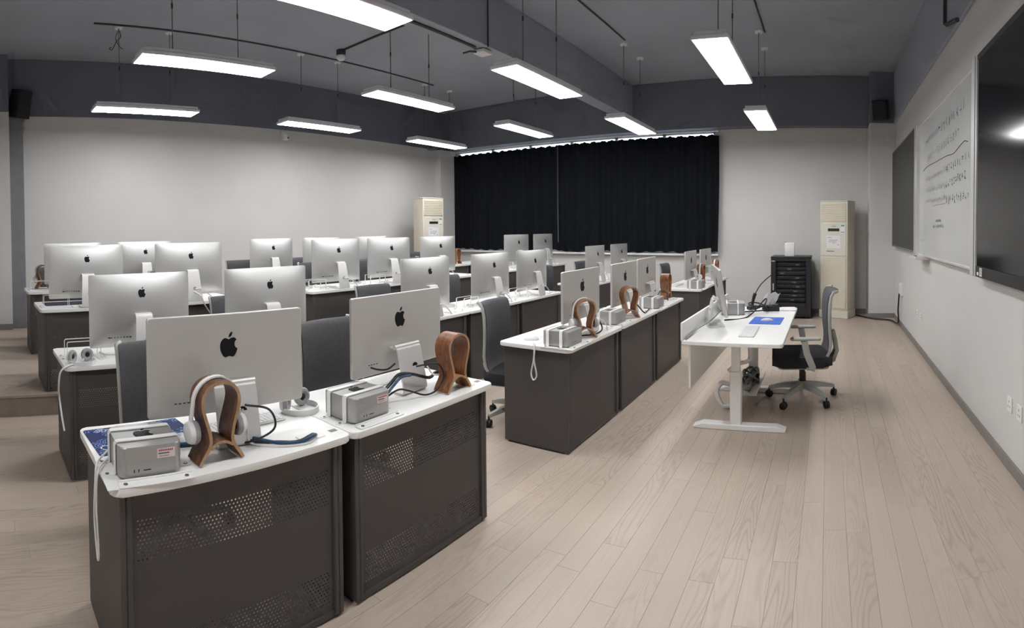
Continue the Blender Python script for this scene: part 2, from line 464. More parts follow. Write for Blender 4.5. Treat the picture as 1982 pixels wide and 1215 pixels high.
MB().tube([(-5.43, YW - .15, 3.32), (-5.43, YW - .15, 1.9), (-5.425, YW - .15, 1.3)], .012, 6).build('edge_hem', M_CURTAIN_L, c2, 60)
rl = thing('curtain_rail', 'white aluminium curtain rail under the dark far beam', 'rail', (0, 0, 0))
MB().box(-8.36, -2.05, YW - .19, YW - .165, 3.385, 3.41, .004).build('rail', M_WHITE, rl, 0)
for k in range(34):
    x = -8.28 + k * .187
    MB().tube([(x, YW - .178, 3.39), (x + .015, YW - .17, 3.37), (x + .01, YW - .155, 3.352)], .006, 5).build('hook', M_WHITE, rl)
# ---- small fittings on the walls
def socket(y, z, label, wdt=.086):
    t = thing('wall_socket', label, 'socket', (XR, y, z), group='wall sockets')
    MB().box(-.01, 0, -wdt / 2, wdt / 2, -.05, .05, .003).build('plate', M_WHITE, t)
    hb = MB()
    for dy, dz, a_ in ((0, .018, 0), (-.014, -.015, .5), (.014, -.015, -.5)):
        hb.box(-.0115, -.0095, dy - .002, dy + .002, dz - .007, dz + .007)
    hb.build('slots', M_BLACK, t, 0, 'stuff')
    return t
socket(3.34, .44, 'white wall socket low on the right wall, farther of the close pair')
socket(3.155, .44, 'white wall socket low on the right wall, nearest the camera')
socket(7.02, .475, 'small white wall socket below the whiteboard, farther of two', .07)
socket(6.76, .475, 'small white wall socket below the whiteboard, nearer of two', .07)
jb = thing('junction_box', 'small white junction box on the right wall near the column', 'box', (XR, 8.55, .62))
MB().box(-.04, 0, -.09, .09, -.10, .10, .004).build('housing', M_WHITE, jb)
MB().box(-.046, -.04, -.07, .07, -.08, .08, .003).build('cover', M_WHITE, jb)
cable('wall_cable', [(XR - .05, 8.55, .55), (XR - .06, 8.6, .3), (XR - .05, 8.7, .06), (1.06, 9.2, .02), (.75, 9.42, .018), (.5, 9.78, .018)], .014, M_CABLEB, 'thick black cable from junction box along the floor to air conditioner')
# ---- speakers
def speaker(label, loc, rz, tilt, s=(.2, .26, .42)):
    t = thing('wall_speaker', label, 'speaker', loc, rz, 'black wall speakers')
    R = Matrix.Rotation(tilt, 4, 'Y')
    MB().box(0, s[0], -s[1] / 2, s[1] / 2, -s[2] / 2, s[2] / 2, .012, 2).xf(R).build('cabinet', M_BLACK, t)
    MB().box(s[0], s[0] + .01, -s[1] / 2 + .012, s[1] / 2 - .012, -s[2] / 2 + .012, s[2] / 2 - .012, .004).xf(R).build('grille', mat('speaker_grille', (.02, .02, .023), .8, bump=.5, bscale=400), t)
    MB().box(-.09, .01, -.05, .05, -.06, .06, .004).build('bracket', M_BLACK, t)
    MB().box(-.1, -.09, -.07, .07, -.10, .10, .003).build('mount_plate', M_BLACK, t)
    return t
speaker('black wall speaker at far left above the grey pilaster', (-8.335, .63, 3.63), math.radians(35), .22)
speaker('black wall speaker at the right above the white column', (.93, 9.44, 3.66), math.radians(-112), .25, (.19, .26, .34))
t = thing('dome_camera', 'white dome camera under the dark band of the left wall', 'camera', (XL, 5.36, 3.33))
MB().box(0, .05, -.06, .06, -.02, .1, .008).build('base', M_WHITE, t)
MB().lathe([(.03, -.075), (.055, -.06), (.065, -.02), (.062, .03), (.03, .045)], (.09, 0, 0), 'z', 16).build('dome', M_WHITE, t)
MB().lathe([(.02, -.004), (.022, .01), (.015, .022)], (.13, .02, -.03), 'x', 12).build('lens', M_BLACK, t)
t = thing('small_camera', 'small dark camera on the left wall near the curtain corner', 'camera', (XL, 9.3, 3.47))
MB().box(0, .04, -.04, .04, -.04, .04, .005).build('base', M_ROD, t)
MB().lathe([(.035, 0), (.04, .02), (.04, .15), (.03, .16)], (.03, 0, -.02), 'x', 12).build('body', M_ROD, t)
# ---- conduits and detectors on the ceiling
def conduit(pts, label, r=.011):
    o = MB().tube(pts, r, 6).build('ceiling_conduit', M_CONDUIT, None, 60); tag(o, label, 'conduit'); return o
conduit([(-6.893, 1.55, ZC - .012), (-6.893, 7.75, ZC - .012)], 'long dark conduit on the ceiling above the leftmost lamps')
conduit([(-6.5, 5.2, ZC - .014), (-4.0, 5.2, ZC - .014)], 'dark conduit running from the smoke detector to the middle beam', .016)
conduit([(-2.92, 2.0, ZC - .012), (-2.92, 7.42, ZC - .012)], 'dark ceiling conduit right of the middle beam')
conduit([(-.905, 3.0, ZC - .012), (-.905, 7.62, ZC - .012)], 'dark ceiling conduit nearest the whiteboard wall')
conduit([(1.13, 5.25, ZC), (1.13, 5.25, 3.60), (1.13, 5.18, 3.575), (1.13, 4.72, 3.45)], 'black elbowed conduit high on the right wall', .022)
conduit([(-3.70, 5.12, ZC), (-3.70, 5.12, 3.70)], 'thin dark conduit running down the face of the middle beam', .008)
conduit([(-3.83, 2.0, 3.70), (-3.83, 5.05, 3.70)], 'dark cable duct along the underside of the middle beam', .016)
t = thing('smoke_detector', 'grey and white smoke detector at the end of ceiling conduit', 'detector', (-6.5, 5.2, ZC))
MB().lathe([(.07, 0), (.075, -.02), (.07, -.075), (.06, -.08)], n=16).build('base', M_CONDUIT, t)
MB().lathe([(.058, -.08), (.07, -.10), (.068, -.13), (.045, -.155), (.02, -.16)], n=16).build('sensor', M_WHITE, t)
t = thing('wireless_access_point', 'small white box fixed beneath the middle beam', 'box', (-3.84, 5.2, 3.715))
MB().box(-.08, .08, -.09, .09, -.055, -.01, .012, 2).build('housing', M_WHITE, t)
MB().box(-.05, .05, -.06, .06, -.01, 0).build('mount', M_CONDUIT, t)
MB().tube([(-.03, -.02, -.03), (-.03, -.2, -.06), (-.12, -.22, -.07)], .012, 5).build('plug', M_CONDUIT, t)
# ---- hanging lamps
LW, LL = .323, 1.455
def make_lamp(drop):
    t = thing('pendant_light', '', 'lamp', group='hanging lamps')
    MB().box(-LW / 2, LW / 2, -LL / 2, LL / 2, 0, .035, .004).build('frame', M_LAMPW, t)
    MB().box(-LW / 2 + .02, LW / 2 - .02, -LL / 2 + .02, LL / 2 - .02, .035, .075, .004).build('housing', M_LAMPW, t)
    MB().box(-LW / 2 + .014, LW / 2 - .014, -LL / 2 + .014, LL / 2 - .014, -.003, .001).build('diffuser', M_LAMP, t, 0)
    for y in (-.36, .36):
        MB().box(-.02, .02, y - .025, y + .025, .075, .105, .003).build('clip', M_LAMPW, t)
        r = MB().tube([(0, y, .09), (0, y, drop)], .006, 6).build('rod', M_ROD, t)
        MB().tube([(0, y, drop * .48), (0, y, drop * .48 + .05)], .010, 6).build('sleeve', M_CONDUIT, r)
        MB().lathe([(.055, drop - .025), (.06, drop - .012), (.06, drop)], (0, y, 0), n=14).build('ceiling_rose', M_WHITE, t)
    return t
LX = {'a': (-1.149 + LW / 2, 3.161), 'b': (-3.169 + LW / 2, 3.175), 'c': (-5.134 + LW / 2, 3.271), 'd': (-7.134 + LW / 2, 3.243)}
LY = [1.535, 4.412, 7.222, -1.31]  # last entry: unseen lamp, added to brighten the near floor and right wall
names_row = {'a': 'row nearest the whiteboard wall', 'b': 'row just right of the middle beam', 'c': 'row just left of the middle beam', 'd': 'row nearest the left wall'}
pos_y = ['nearest of its row', 'middle of its row', 'farthest of its row', 'added fill light behind the camera']
for k, (x, z) in LX.items():
    used = [False]; proto = make_lamp(ZC - z)
    for i, y in enumerate(LY if k == 'a' else LY[:3]):
        place(proto, used, 'glowing white panel lamp, %s, %s' % (names_row[k], pos_y[i]), (x, y + LL / 2, z), 0, 'hanging lamps')

t = thing('loose_wire', 'loose black wire tangled under the leftmost ceiling rose', 'wire', (-6.97, 1.9, ZC - .03))
MB().tube(spline([(0, 0, 0), (.0, .03, -.1), (.02, -.03, -.17), (0, -.09, -.28), (.01, -.13, -.27), (0, -.1, -.25)], 5), .005, 5).build('wire', M_CABLEB, t, 60)
MB().tube(spline([(0, .01, 0), (.0, -.04, -.12), (.0, .0, -.22), (0, .05, -.26)], 5), .004, 5).build('wire', M_CABLEB, t, 60)
# ================================================================== BUILDERS
LOGO = [(0, .60), (.06, .635), (.12, .66), (.19, .68), (.25, .685), (.32, .665), (.38, .63), (.435, .565), (.37, .505), (.325, .43), (.31, .34), (.325, .25), (.375, .165), (.475, .095), (.45, 0), (.40, -.11), (.34, -.21), (.28, -.28), (.21, -.315), (.14, -.30), (.07, -.27), (0, -.26), (-.07, -.275), (-.14, -.305), (-.21, -.315), (-.28, -.275), (-.35, -.19), (-.42, -.06), (-.47, .09), (-.49, .25), (-.475, .40), (-.43, .52), (-.36, .61), (-.28, .665), (-.20, .685), (-.12, .665), (-.05, .625)]
LEAF = [(.0, .705), (.005, .79), (.04, .88), (.11, .955), (.20, .99), (.20, .90), (.165, .81), (.10, .735)]
def logo_mesh(size, f, d0, d1):
    """f maps (u, v, depth) to a point"""
    bm = bmesh.new()
    for pts in (LOGO, LEAF):
        a_ = [bm.verts.new(f(u * size, (v - .2) * size, d0)) for u, v in pts]; b_ = [bm.verts.new(f(u * size, (v - .2) * size, d1)) for u, v in pts]
        bm.faces.new(b_); n = len(pts)
        for i in range(n): bm.faces.new((a_[i], a_[(i + 1) % n], b_[(i + 1) % n], b_[i]))
    m = MB(); m.bm.free(); m.bm = bm; return m
# ---- desks
DW, DD, DH = .986, .60, .75
def perforated():
    y0, y1, z0, z1 = -DW / 2 + .062, DW / 2 - .062, .03, .715
    px, pz, R = .0155, .0135, .0034
    vs, fs = [], []
    X = -.045
    def quad(a_, b_, c_, d_):
        i = len(vs); vs.extend([(X, a_, c_), (X, b_, c_), (X, b_, d_), (X, a_, d_)]); fs.append((i, i + 1, i + 2, i + 3))
    bands = [(.066, 10), (.47, 11)]
    nx = int((y1 - y0 - .05) / px); ys = y0 + ((y1 - y0) - nx * px) / 2
    zc = z0
    for zb, n in bands:
        quad(y0, y1, zc, zb)
        for r in range(n):
            za = zb + r * pz; off = px / 2 if r % 2 else 0
            ya = ys + off; m = nx - (1 if off else 0)
            quad(y0, ya, za, za + pz); quad(ya + m * px, y1, za, za + pz)
            for k in range(m):
                cx, cz = ya + (k + .5) * px, za + pz / 2
                i = len(vs)
                O = [(px / 2, 0), (px / 2, pz / 2), (0, pz / 2), (-px / 2, pz / 2), (-px / 2, 0), (-px / 2, -pz / 2), (0, -pz / 2), (px / 2, -pz / 2)]
                for u, v in O: vs.append((X, cx + u, cz + v))
                for q in range(8): vs.append((X, cx + R * math.cos(q * PI / 4), cz + R * math.sin(q * PI / 4)))
                for q in range(8): vs.append((X - .0015, cx + R * math.cos(q * PI / 4), cz + R * math.sin(q * PI / 4)))
                for q in range(8):
                    q2 = (q + 1) % 8
                    fs.append((i + q, i + q2, i + 8 + q2, i + 8 + q)); fs.append((i + 8 + q, i + 8 + q2, i + 16 + q2, i + 16 + q))
        zc = zb + n * pz
    quad(y0, y1, zc, z1)
    me = D.meshes.new('front_panel'); me.from_pydata(vs, [], fs); me.materials.append(M_DESK); return me
PERF = perforated()
def make_desk(perf):
    t = thing('computer_desk', '', 'desk', group='computer desks')
    m = MB().prism(rrect(-DD, 0, -DW / 2, DW / 2, .035, 5), 'z', DH - .028, DH, .003)
    m.build('table_top', M_TOP, t, 35)
    for s in (-1, 1):
        yo = s * (DW / 2 - .031)
        MB().box(-DD + .03, -.03, min(yo, yo - s * .022), max(yo, yo - s * .022), .012, DH - .028, .003).build('side_panel', M_DESK, t)
        y2 = yo - s * .022
        MB().box(-.055, -.03, min(y2, y2 - s * .022), max(y2, y2 - s * .022), .012, DH - .028, .004).build('front_post', M_DESK, t)
        MB().box(-DD + .06, -.07, min(yo - s * .004, yo - s * .018), max(yo - s * .004, yo - s * .018), 0, .012).build('foot_rail', M_BLACK, t)
    if perf: link('front_panel', PERF, None, t)
    else: MB().box(-.05, -.042, -DW / 2 + .062, DW / 2 - .062, .03, DH - .03, .002).build('front_panel', M_DESK, t)
    MB().box(-.06, -.035, -DW / 2 + .045, DW / 2 - .045, .012, .032).build('bottom_rail', M_DESK, t)
    g = MB().prism(rrect(-.125, -.055, .29, .40, .008, 2), 'z', DH, DH + .004).build('cable_cover', M_WHITE, t)
    MB().box(-.10, -.08, .335, .365, DH + .004, DH + .006).build('cover_flap', M_CABLEG, g)
    MB().box(-.1, -.075, .44, .475, DH, DH + .0008).build('inventory_label', M_CABLEG, t)
    return t
# ---- flat monitor (front row)
def make_monitor(tilt=0.):
    t = thing('monitor', '', 'monitor', group='flat aluminium monitors')
    W, H, zb = .682, .397, .111
    T = Matrix.Translation((0, 0, zb + .12)) @ Matrix.Rotation(tilt, 4, 'Y') @ Matrix.Translation((0, 0, -zb - .12))
    MB().prism(rrect(-W / 2, W / 2, zb, zb + H, .012, 3), 'x', -.018, .002, .003).xf(T).build('panel', M_ALU, t, 35)
    MB().prism(rrect(-W / 2 + .006, W / 2 - .006, zb + .006, zb + H - .006, .008, 3), 'x', -.0195, -.018).xf(T).build('screen', M_SCREEN, t, 0)
    logo_mesh(.079, lambda u, v, d: (d, u, zb + H * .655 + v), .002, .0032).xf(T).build('logo', M_LOGO, t, 0, 'stuff')
    pb = MB()
    for k in range(4): pb.box(.0015, .003, -.235 + k * .018, -.225 + k * .018, zb + .052, zb + .056)
    pb.xf(T).build('ports', M_BLACK, t, 0, 'stuff')
    # stand: hinge bar, leaning plate, foot under the screen
    z1 = zb + .122
    path = [(.012, z1), (.05, z1), (.062, z1 - .008), (.068, z1 - .03), (.105, .03), (.106, .014), (.098, .006), (.08, .005), (-.035, .004)]
    MB().sheet(path, .178, .009).build('stand', M_ALU2, t, 35)
    MB().tube([(.045, -.0925, z1 + .004), (.045, .0925, z1 + .004)], .012, 10).build('hinge_bar', M_ALU2, t)
    MB().lathe([(.02, 0), (.02, .003)], (.0845, .02, z1 * .56), 'x', 18).xf(Matrix.Identity(4)).build('cable_hole', M_LOGO, t)
    return t
# ---- all-in-one computer with domed back
def make_aio():
    t = thing('desktop_computer', '', 'computer', group='silver all-in-one computers')
    W, H, zb = .715, .492, .076; Dp = .055
    nx, nz = 28, 20; bm = bmesh.new(); G = []; F = []
    def dome(a_): return max(0, 1 - abs(a_) ** 2.4) ** .8
    for j in range(nz + 1):
        r1, r2 = [], []
        for i in range(nx + 1):
            a_ = -1 + 2 * i / nx; b_ = -1 + 2 * j / nz
            a_ = math.copysign(1 - (1 - abs(a_)) ** 1.25, a_); b_ = math.copysign(1 - (1 - abs(b_)) ** 1.25, b_)
            # rounded corners
            y, z = a_ * W / 2, b_ * H / 2
            rc = .012; ex, ez = abs(y) - (W / 2 - rc), abs(z) - (H / 2 - rc)
            if ex > 0 and ez > 0:
                l = math.hypot(ex, ez)
                if l > rc: y = math.copysign(W / 2 - rc + ex / l * rc, y); z = math.copysign(H / 2 - rc + ez / l * rc, z)
            d = .0 + Dp * dome(a_) * dome(b_)
            r1.append(bm.verts.new((d, y, zb + H / 2 + z))); r2.append(bm.verts.new((-.007, y, zb + H / 2 + z)))
        G.append(r1); F.append(r2)
    for j in range(nz):
        for i in range(nx): bm.faces.new((G[j][i], G[j][i + 1], G[j + 1][i + 1], G[j + 1][i]))
    ring = lambda g: g[0][:-1] + [r[-1] for r in g[:-1]] + g[-1][:0:-1] + [r[0] for r in g[:0:-1]]
    ra, rb = ring(G), ring(F); n = len(ra)
    for k in range(n): bm.faces.new((ra[k], ra[(k + 1) % n], rb[(k + 1) % n], rb[k]))
    bm.faces.new(rb)
    for row in F[1:-1]:
        for v in row[1:-1]: bm.verts.remove(v)
    m = MB(); m.bm.free(); m.bm = bm; m.build('body', M_SHELL, t, 50)
    MB().box(-.0085, -.007, -W / 2 + .006, W / 2 - .006, zb + .085, zb + H - .006).build('screen', M_SCREEN, t, 0)
    zc = zb + H / 2
    def surf(u, v, d):
        return (Dp * dome(u / (W / 2)) * dome((v + (lz - zc)) / (H / 2)) + d, u, lz + v)
    lz = zb + H * .735
    logo_mesh(.054, surf, -.004, .0015).build('logo', M_LOGO, t, 0, 'stuff')
    pb = MB(); lz = zb + .07
    for k, wd in enumerate((.028, .005, .005, .005, .005, .008, .008, .012)):
        u = -.235 + k * .021; p = surf(u, 0, 0); pb.box(p[0] - .002, p[0] + .0015, u, u + wd, lz - .005, lz + .003)
    pb.build('ports', M_BLACK, t, 0, 'stuff')
    z1 = zb + .225
    path = [(.035, z1), (.075, z1), (.088, z1 - .006), (.095, z1 - .022), (.143, .03), (.145, .014), (.136, .006), (.118, .005), (-.05, .004)]
    s = MB().sheet(path, [.115, .115, .116, .118, .148, .15, .15, .15, .15], .009).build('stand', M_ALU2, t, 35)
    MB().lathe([(.017, 0), (.017, .002)], (.13, .0, z1 * .42), 'x', 16).build('cable_hole', M_ALU, s)
    MB().box(.02, .045, -.055, .055, z1 - .03, z1 - .004, .004).build('hinge', M_ALU, t)
    return t
# ---- small square computer and its strap bracket
def make_mini(sticker):
    t = thing('mini_computer', '', 'computer', group='small aluminium computers')
    a_ = .112; h = .112
    MB().prism(rrect(-a_, a_, -a_, a_, .034, 6), 'z', .006, h, .004).build('case', M_MINI, t, 35)
    MB().lathe([(.085, 0), (.09, .006)], n=20).build('foot', M_BLACK, t)
    logo_mesh(.074, lambda u, v, d: (-v, u, d), h, h + .0008).build('logo', M_LOGO, t, 0, 'stuff')
    for y in (-.062, -.046): MB().box(a_ - .001, a_ + .0006, y - .0018, y + .0018, .026, .036).build('port', M_BLACK, t, 0)
    MB().box(a_ - .001, a_ + .0006, -.03, -.003, .0295, .033).build('card_slot', M_BLACK, t, 0)
    if sticker:
        s = MB().box(a_, a_ + .0008, .02, .084, .066, .098).build('sticker', M_PINK, t, 0)
        r = random.Random(4); q = MB()
        for k in range(8): q.box(a_ + .0008, a_ + .0012, .026 + k * .0065, .0305 + k * .0065, .0885, .0945)
        q.build('red_print', M_INKRED, s, 0, 'stuff'); q = MB()
        for k in range(10): q.box(a_ + .0008, a_ + .0012, .024 + k * .004, .0275 + k * .004, .0795, .0835)
        for k in range(6): q.box(a_ + .0008, a_ + .0012, .028 + k * .006, .032 + k * .006, .071, .0735)
        q.build('black_print', M_INK, s, 0, 'stuff')
    return t
def make_bracket(front_bar=True, thin=False):
    t = thing('mounting_bracket', '', 'bracket', group='white strap brackets')
    wd = .012 if thin else .024; hh = .112; a_ = .117
    for x in (-.062, .046):
        path = [(-a_ - .042, .002), (-a_ - .004, .002), (-a_ - .001, .005), (-a_, .012), (-a_, hh - .006), (-a_ + .006, hh + .003), (-a_ + .012, hh + .004), (a_ - .012, hh + .004), (a_ - .006, hh + .003), (a_, hh - .006), (a_, .012), (a_ + .001, .005), (a_ + .004, .002), (a_ + .042, .002)]
        s = MB().sheet(path, wd, .0035, 'yz', x).build('strap', M_BRKT, t, 35)
        for sgn in (-1, 1):
            MB().lathe([(.007, .0035), (.0065, .0065), (.003, .0075)], (x, sgn * (a_ + .027), 0), n=10).build('screw', M_SCREW, s)
    if front_bar:
        f = MB().box(.120, .165, -.125, .14, 0, .006, .002).build('front_bar', M_BRKT, t)
        MB().box(.120, .126, -.125, .14, .006, .012, .001).build('front_lip', M_BRKT, f)
        for y in (-.1, .115): MB().lathe([(.008, .006), (.007, .009), (.003, .010)], (.145, y, 0), n=10).build('screw', M_SCREW, f)
        MB().box(-.1, .165, -.165, -.128, -.0002, .001).build('base_plate', M_BRKT, t)
    return t
# ---- omega-shaped headphone stand: bent plywood, opening faces local +x
def make_hstand(m_face):
    t = thing('headphone_stand', '', 'stand', group='bent wood headphone stands')
    half = [(.088, .006), (.074, .03), (.058, .052), (.047, .072), (.044, .092), (.05, .125), (.062, .165), (.072, .20), (.075, .228), (.068, .256), (.05, .278), (.026, .29)]
    path = half + [(0, .294)] + [(-y, z) for y, z in half[::-1]]
    P = spline([(y, 0, z) for y, z in path], 4); P2 = [(p.x, p.z) for p in P]
    MB().sheet(P2, .098, .0125, 'yz').build('arch', m_face, t, 50)
    for s in (-1, 1):
        MB().sheet(P2, .0015, .0122, 'yz', s * .0497).build('ply_edge', M_PLY, t, 50)
    br = [(-.047, .060), (-.03, .071), (-.015, .077), (0, .079), (.015, .077), (.03, .071), (.047, .060)]
    b_ = MB().sheet(br, .098, .010, 'yz').build('bridge', m_face, t, 50)
    for s in (-1, 1): MB().sheet(br, .0015, .0098, 'yz', s * .0497).build('ply_edge', M_PLY, b_, 50)
    return t
def earcup(t, c, axis, n_sign, tilt=0.):
    """cup whose cushion faces n_sign along axis"""
    s = n_sign
    cup = MB().lathe([(.018, -.016 * s), (.036, -.014 * s), (.041, -.004 * s), (.041, .004 * s)], (0, 0, 0), axis, 20)
    Mx = Matrix.Translation(c) @ Matrix.Rotation(tilt, 4, 'Z')
    o = cup.xf(Mx).build('ear_cup', M_WHITE, t)
    MB().lathe([(.042, .004 * s), (.044, .012 * s), (.039, .024 * s), (.028, .026 * s), (.018, .016 * s)], (0, 0, 0), axis, 20).xf(Mx).build('ear_cushion', M_CUSHION, o)
    MB().lathe([(.016, .0165 * s), (.016, .018 * s)], (0, 0, 0), axis, 14).xf(Mx).build('driver_cloth', M_BLACK, o)
    return o
def make_hphones_hung():
    """hanging over a stand; band in the local yz plane"""
    t = thing('headphones', '', 'headphones', group='white headphones')
    arc = [(-.092 * math.cos(a_), .215 + .092 * math.sin(a_)) for a_ in [PI * k / 14 for k in range(15)]]
    path = [(-.098, .13), (-.098, .17)] + arc + [(.098, .17), (.098, .13)]
    MB().sheet(path, .022, .006, 'yz').build('headband', M_WHITE, t, 50)
    earcup(t, (0, -.102, .115), 'y', 1); earcup(t, (0, .102, .115), 'y', -1)
    for s in (-1, 1): MB().box(-.012, .012, s * .10 - .005, s * .10 + .005, .145, .175, .003).build('slider', M_ALU2, t)
    return t
def make_hphones_flat():
    """lying on a table: band flat as a ring, cups standing up"""
    t = thing('headphones', '', 'headphones', group='white headphones')
    pts = [(.085 * math.cos(a_), .088 * math.sin(a_)) for a_ in [PI * (-.62) + 1.24 * PI * k / 20 for k in range(21)]]
    bm = MB(); pr_ = None
    secs = []
    for x, y in pts:
        l = math.hypot(x, y); nx_, ny_ = x / l, y / l
        secs.append([bm.bm.verts.new((x + nx_ * d, y + ny_ * d, z)) for d, z in ((-.003, .001), (.003, .001), (.003, .026), (-.003, .026))])
    for a_, b_ in zip(secs, secs[1:]):
        for k in range(4): bm.bm.faces.new((a_[k], a_[(k + 1) % 4], b_[(k + 1) % 4], b_[k]))
    bm.bm.faces.new(secs[0][::-1]); bm.bm.faces.new(secs[-1])
    bm.build('headband', M_WHITE, t, 50)
    earcup(t, (-.045, -.06, .044), 'x', 1, .5); earcup(t, (-.05, .06, .044), 'x', 1, -.15)
    return t
# ---- keyboard, mouse, pad
def make_keyboard():
    t = thing('keyboard', '', 'keyboard', group='white keyboards')
    MB().prism(rrect(-.062, .062, -.22, .22, .01, 3), 'z', 0, .007, .002).build('base', M_ALU2, t)
    k = MB()
    for r in range(6):
        n = 21 if r else 19
        for c in range(n):
            y = -.212 + c * .424 / n; k.box(-.055 + r * .0185, -.055 + r * .0185 + .0155, y, y + .424 / n - .003, .007, .0095)
    k.build('keys', M_WHITE, t, 0, 'stuff')
    return t
def make_mouse():
    t = thing('computer_mouse', '', 'mouse', group='white mice')
    bm = bmesh.new(); bmesh.ops.create_uvsphere(bm, u_segments=16, v_segments=10, radius=1)
    for v in bm.verts:
        v.co = Vector((v.co.x * .058, v.co.y * .03, max(0, v.co.z) * .022 + .001))
    m = MB(); m.bm.free(); m.bm = bm; m.build('shell', M_WHITE, t, 60)
    MB().box(.01, .03, -.001, .001, .0195, .0205).build('scroll_line', M_CABLEG, t)
    return t
# ---- office chair: faces local +x
def make_chair(arms, base_rot=0.):
    t = thing('office_chair', '', 'chair', group='grey office chairs')
    bm = MB().prism([(p[0], p[1]) for p in rrect(-.25, .27, -.26, .26, .09, 6)], 'z', .345, .435, .025)
    bm.build('seat', M_SEAT, t, 50)
    MB().prism(rrect(-.22, .22, -.22, .22, .06, 4), 'z', .325, .348).build('seat_shell', M_CHAIRF, t)
    # back rest: profile in xz, curved, with rolled-back top
    prof = [(-.20, .41), (-.232, .47), (-.243, .56), (-.236, .66), (-.234, .78), (-.239, .88), (-.252, .95), (-.272, .982), (-.296, .988)]
    P = [(p.x, p.z) for p in spline([(x, 0, z) for x, z in prof], 3)]
    secs = []; B = MB(); n = len(P); m_ = 10
    for i, (x, z) in enumerate(P):
        f = i / (n - 1); hw = .205 + .035 * math.sin(min(1, f * 1.25) * PI * .5) - (.03 * max(0, f - .9) / .1)
        ring = []
        for k in range(m_ + 1):
            y = -hw + 2 * hw * k / m_
            ring.append((x + .045 * (y / .24) ** 2, y, z))
        secs.append(ring)
    fr, bk = [], []
    for r in secs:
        fr.append([B.bm.verts.new(p) for p in r]); bk.append([B.bm.verts.new((p[0] - .018, p[1], p[2] - .003)) for p in r])
    for g in (fr, bk):
        for a_, b_ in zip(g, g[1:]):
            for k in range(m_): B.bm.faces.new((a_[k], a_[k + 1], b_[k + 1], b_[k]))
    for a_, b_ in ((fr[0], bk[0]), (fr[-1], bk[-1])):
        for k in range(m_): B.bm.faces.new((a_[k], a_[k + 1], b_[k + 1], b_[k]))
    for k in (0, m_):
        for i in range(n - 1): B.bm.faces.new((fr[i][k], fr[i + 1][k], bk[i + 1][k], bk[i][k]))
    B.build('backrest', M_FABRIC, t, 60)
    # pale frame: two side rails and spine
    for s in (-1, 1):
        pts = [(r[0][0] - .022, s * (abs(r[0][1]) + .004), r[0][2]) for r in secs[::3]]
        MB().tube([(-.12, s * .12, .35), (-.19, s * .19, .37)] + pts, .0135, 8).build('back_frame', M_CHAIRF, t, 60)
    sp = MB().sheet([(-.10, .335), (-.20, .335), (-.27, .37), (-.30, .45), (-.285, .55), (-.268, .62)], [.12, .13, .14, .13, .11, .08], .035).build('back_support', M_CHAIRF, t, 50)
    MB().lathe([(.03, .16), (.03, .25), (.022, .25), (.022, .33)], n=14).build('gas_column', M_BLACK, t)
    MB().box(-.1, .1, -.06, .06, .295, .328, .01).build('tilt_mechanism', M_BLACK, t)
    MB().tube([(.02, .05, .30), (.03, .2, .29)], .01, 6).build('lever', M_BLACK, t)
    for k in range(5):
        a_ = 2 * PI * k / 5 + .35 + base_rot; ca, sa = math.cos(a_), math.sin(a_)
        leg = MB()
        L0, L1 = .03, .31; vs = []
        for d, w_, zt, zb_ in ((L0, .030, .165, .115), (L1 * .6, .024, .14, .1), (L1, .018, .105, .08)):
            vs.append([leg.bm.verts.new((d * ca - sa * e * w_, d * sa + ca * e * w_, z)) for e, z in ((-1, zb_), (1, zb_), (.8, zt), (-.8, zt))])
        for p_, q_ in zip(vs, vs[1:]):
            for j in range(4): leg.bm.faces.new((p_[j], p_[(j + 1) % 4], q_[(j + 1) % 4], q_[j]))
        leg.bm.faces.new(vs[0][::-1]); leg.bm.faces.new(vs[-1])
        lo = leg.build('base_leg', M_CHAIRF, t, 40)
        c_ = MB()
        c_.lathe([(.022, -.024), (.031, -.02), (.031, -.004), (.012, -.003), (.012, .003), (.031, .004), (.031, .02), (.022, .024)], (0, 0, 0), 'y', 14)
        c_.xf(Matrix.Translation((L1 * ca, L1 * sa, .031)) @ Matrix.Rotation(a_ + .8 + k, 4, 'Z'))
        c_.build('caster', M_BLACK, lo)
        MB().tube([(L1 * ca, L1 * sa, .05), (L1 * ca, L1 * sa, .09)], .009, 6).build('caster_stem', M_BLACK, lo)
    MB().lathe([(.035, .105), (.042, .12), (.042, .165), (.034, .172)], n=14).build('base_hub', M_CHAIRF, t)
    if arms:
        for s in (-1, 1):
            MB().sheet([(-.06, .335), (-.07, .36), (-.02, .48), (.0, .585)], [.035, .045, .05, .05], .055, 'xz', s * .285).build('arm_post', M_CHAIRF, t, 40)
            MB().prism(rrect(-.14, .12, s * .285 - .035, s * .285 + .035, .03, 4), 'z', .59, .612, .006).build('arm_pad', M_CHAIRF, t)
            MB().box(-.08, -.02, min(s * .2, s * .29), max(s * .2, s * .29), .335, .355).build('arm_bracket', M_CHAIRF, t)
    return t
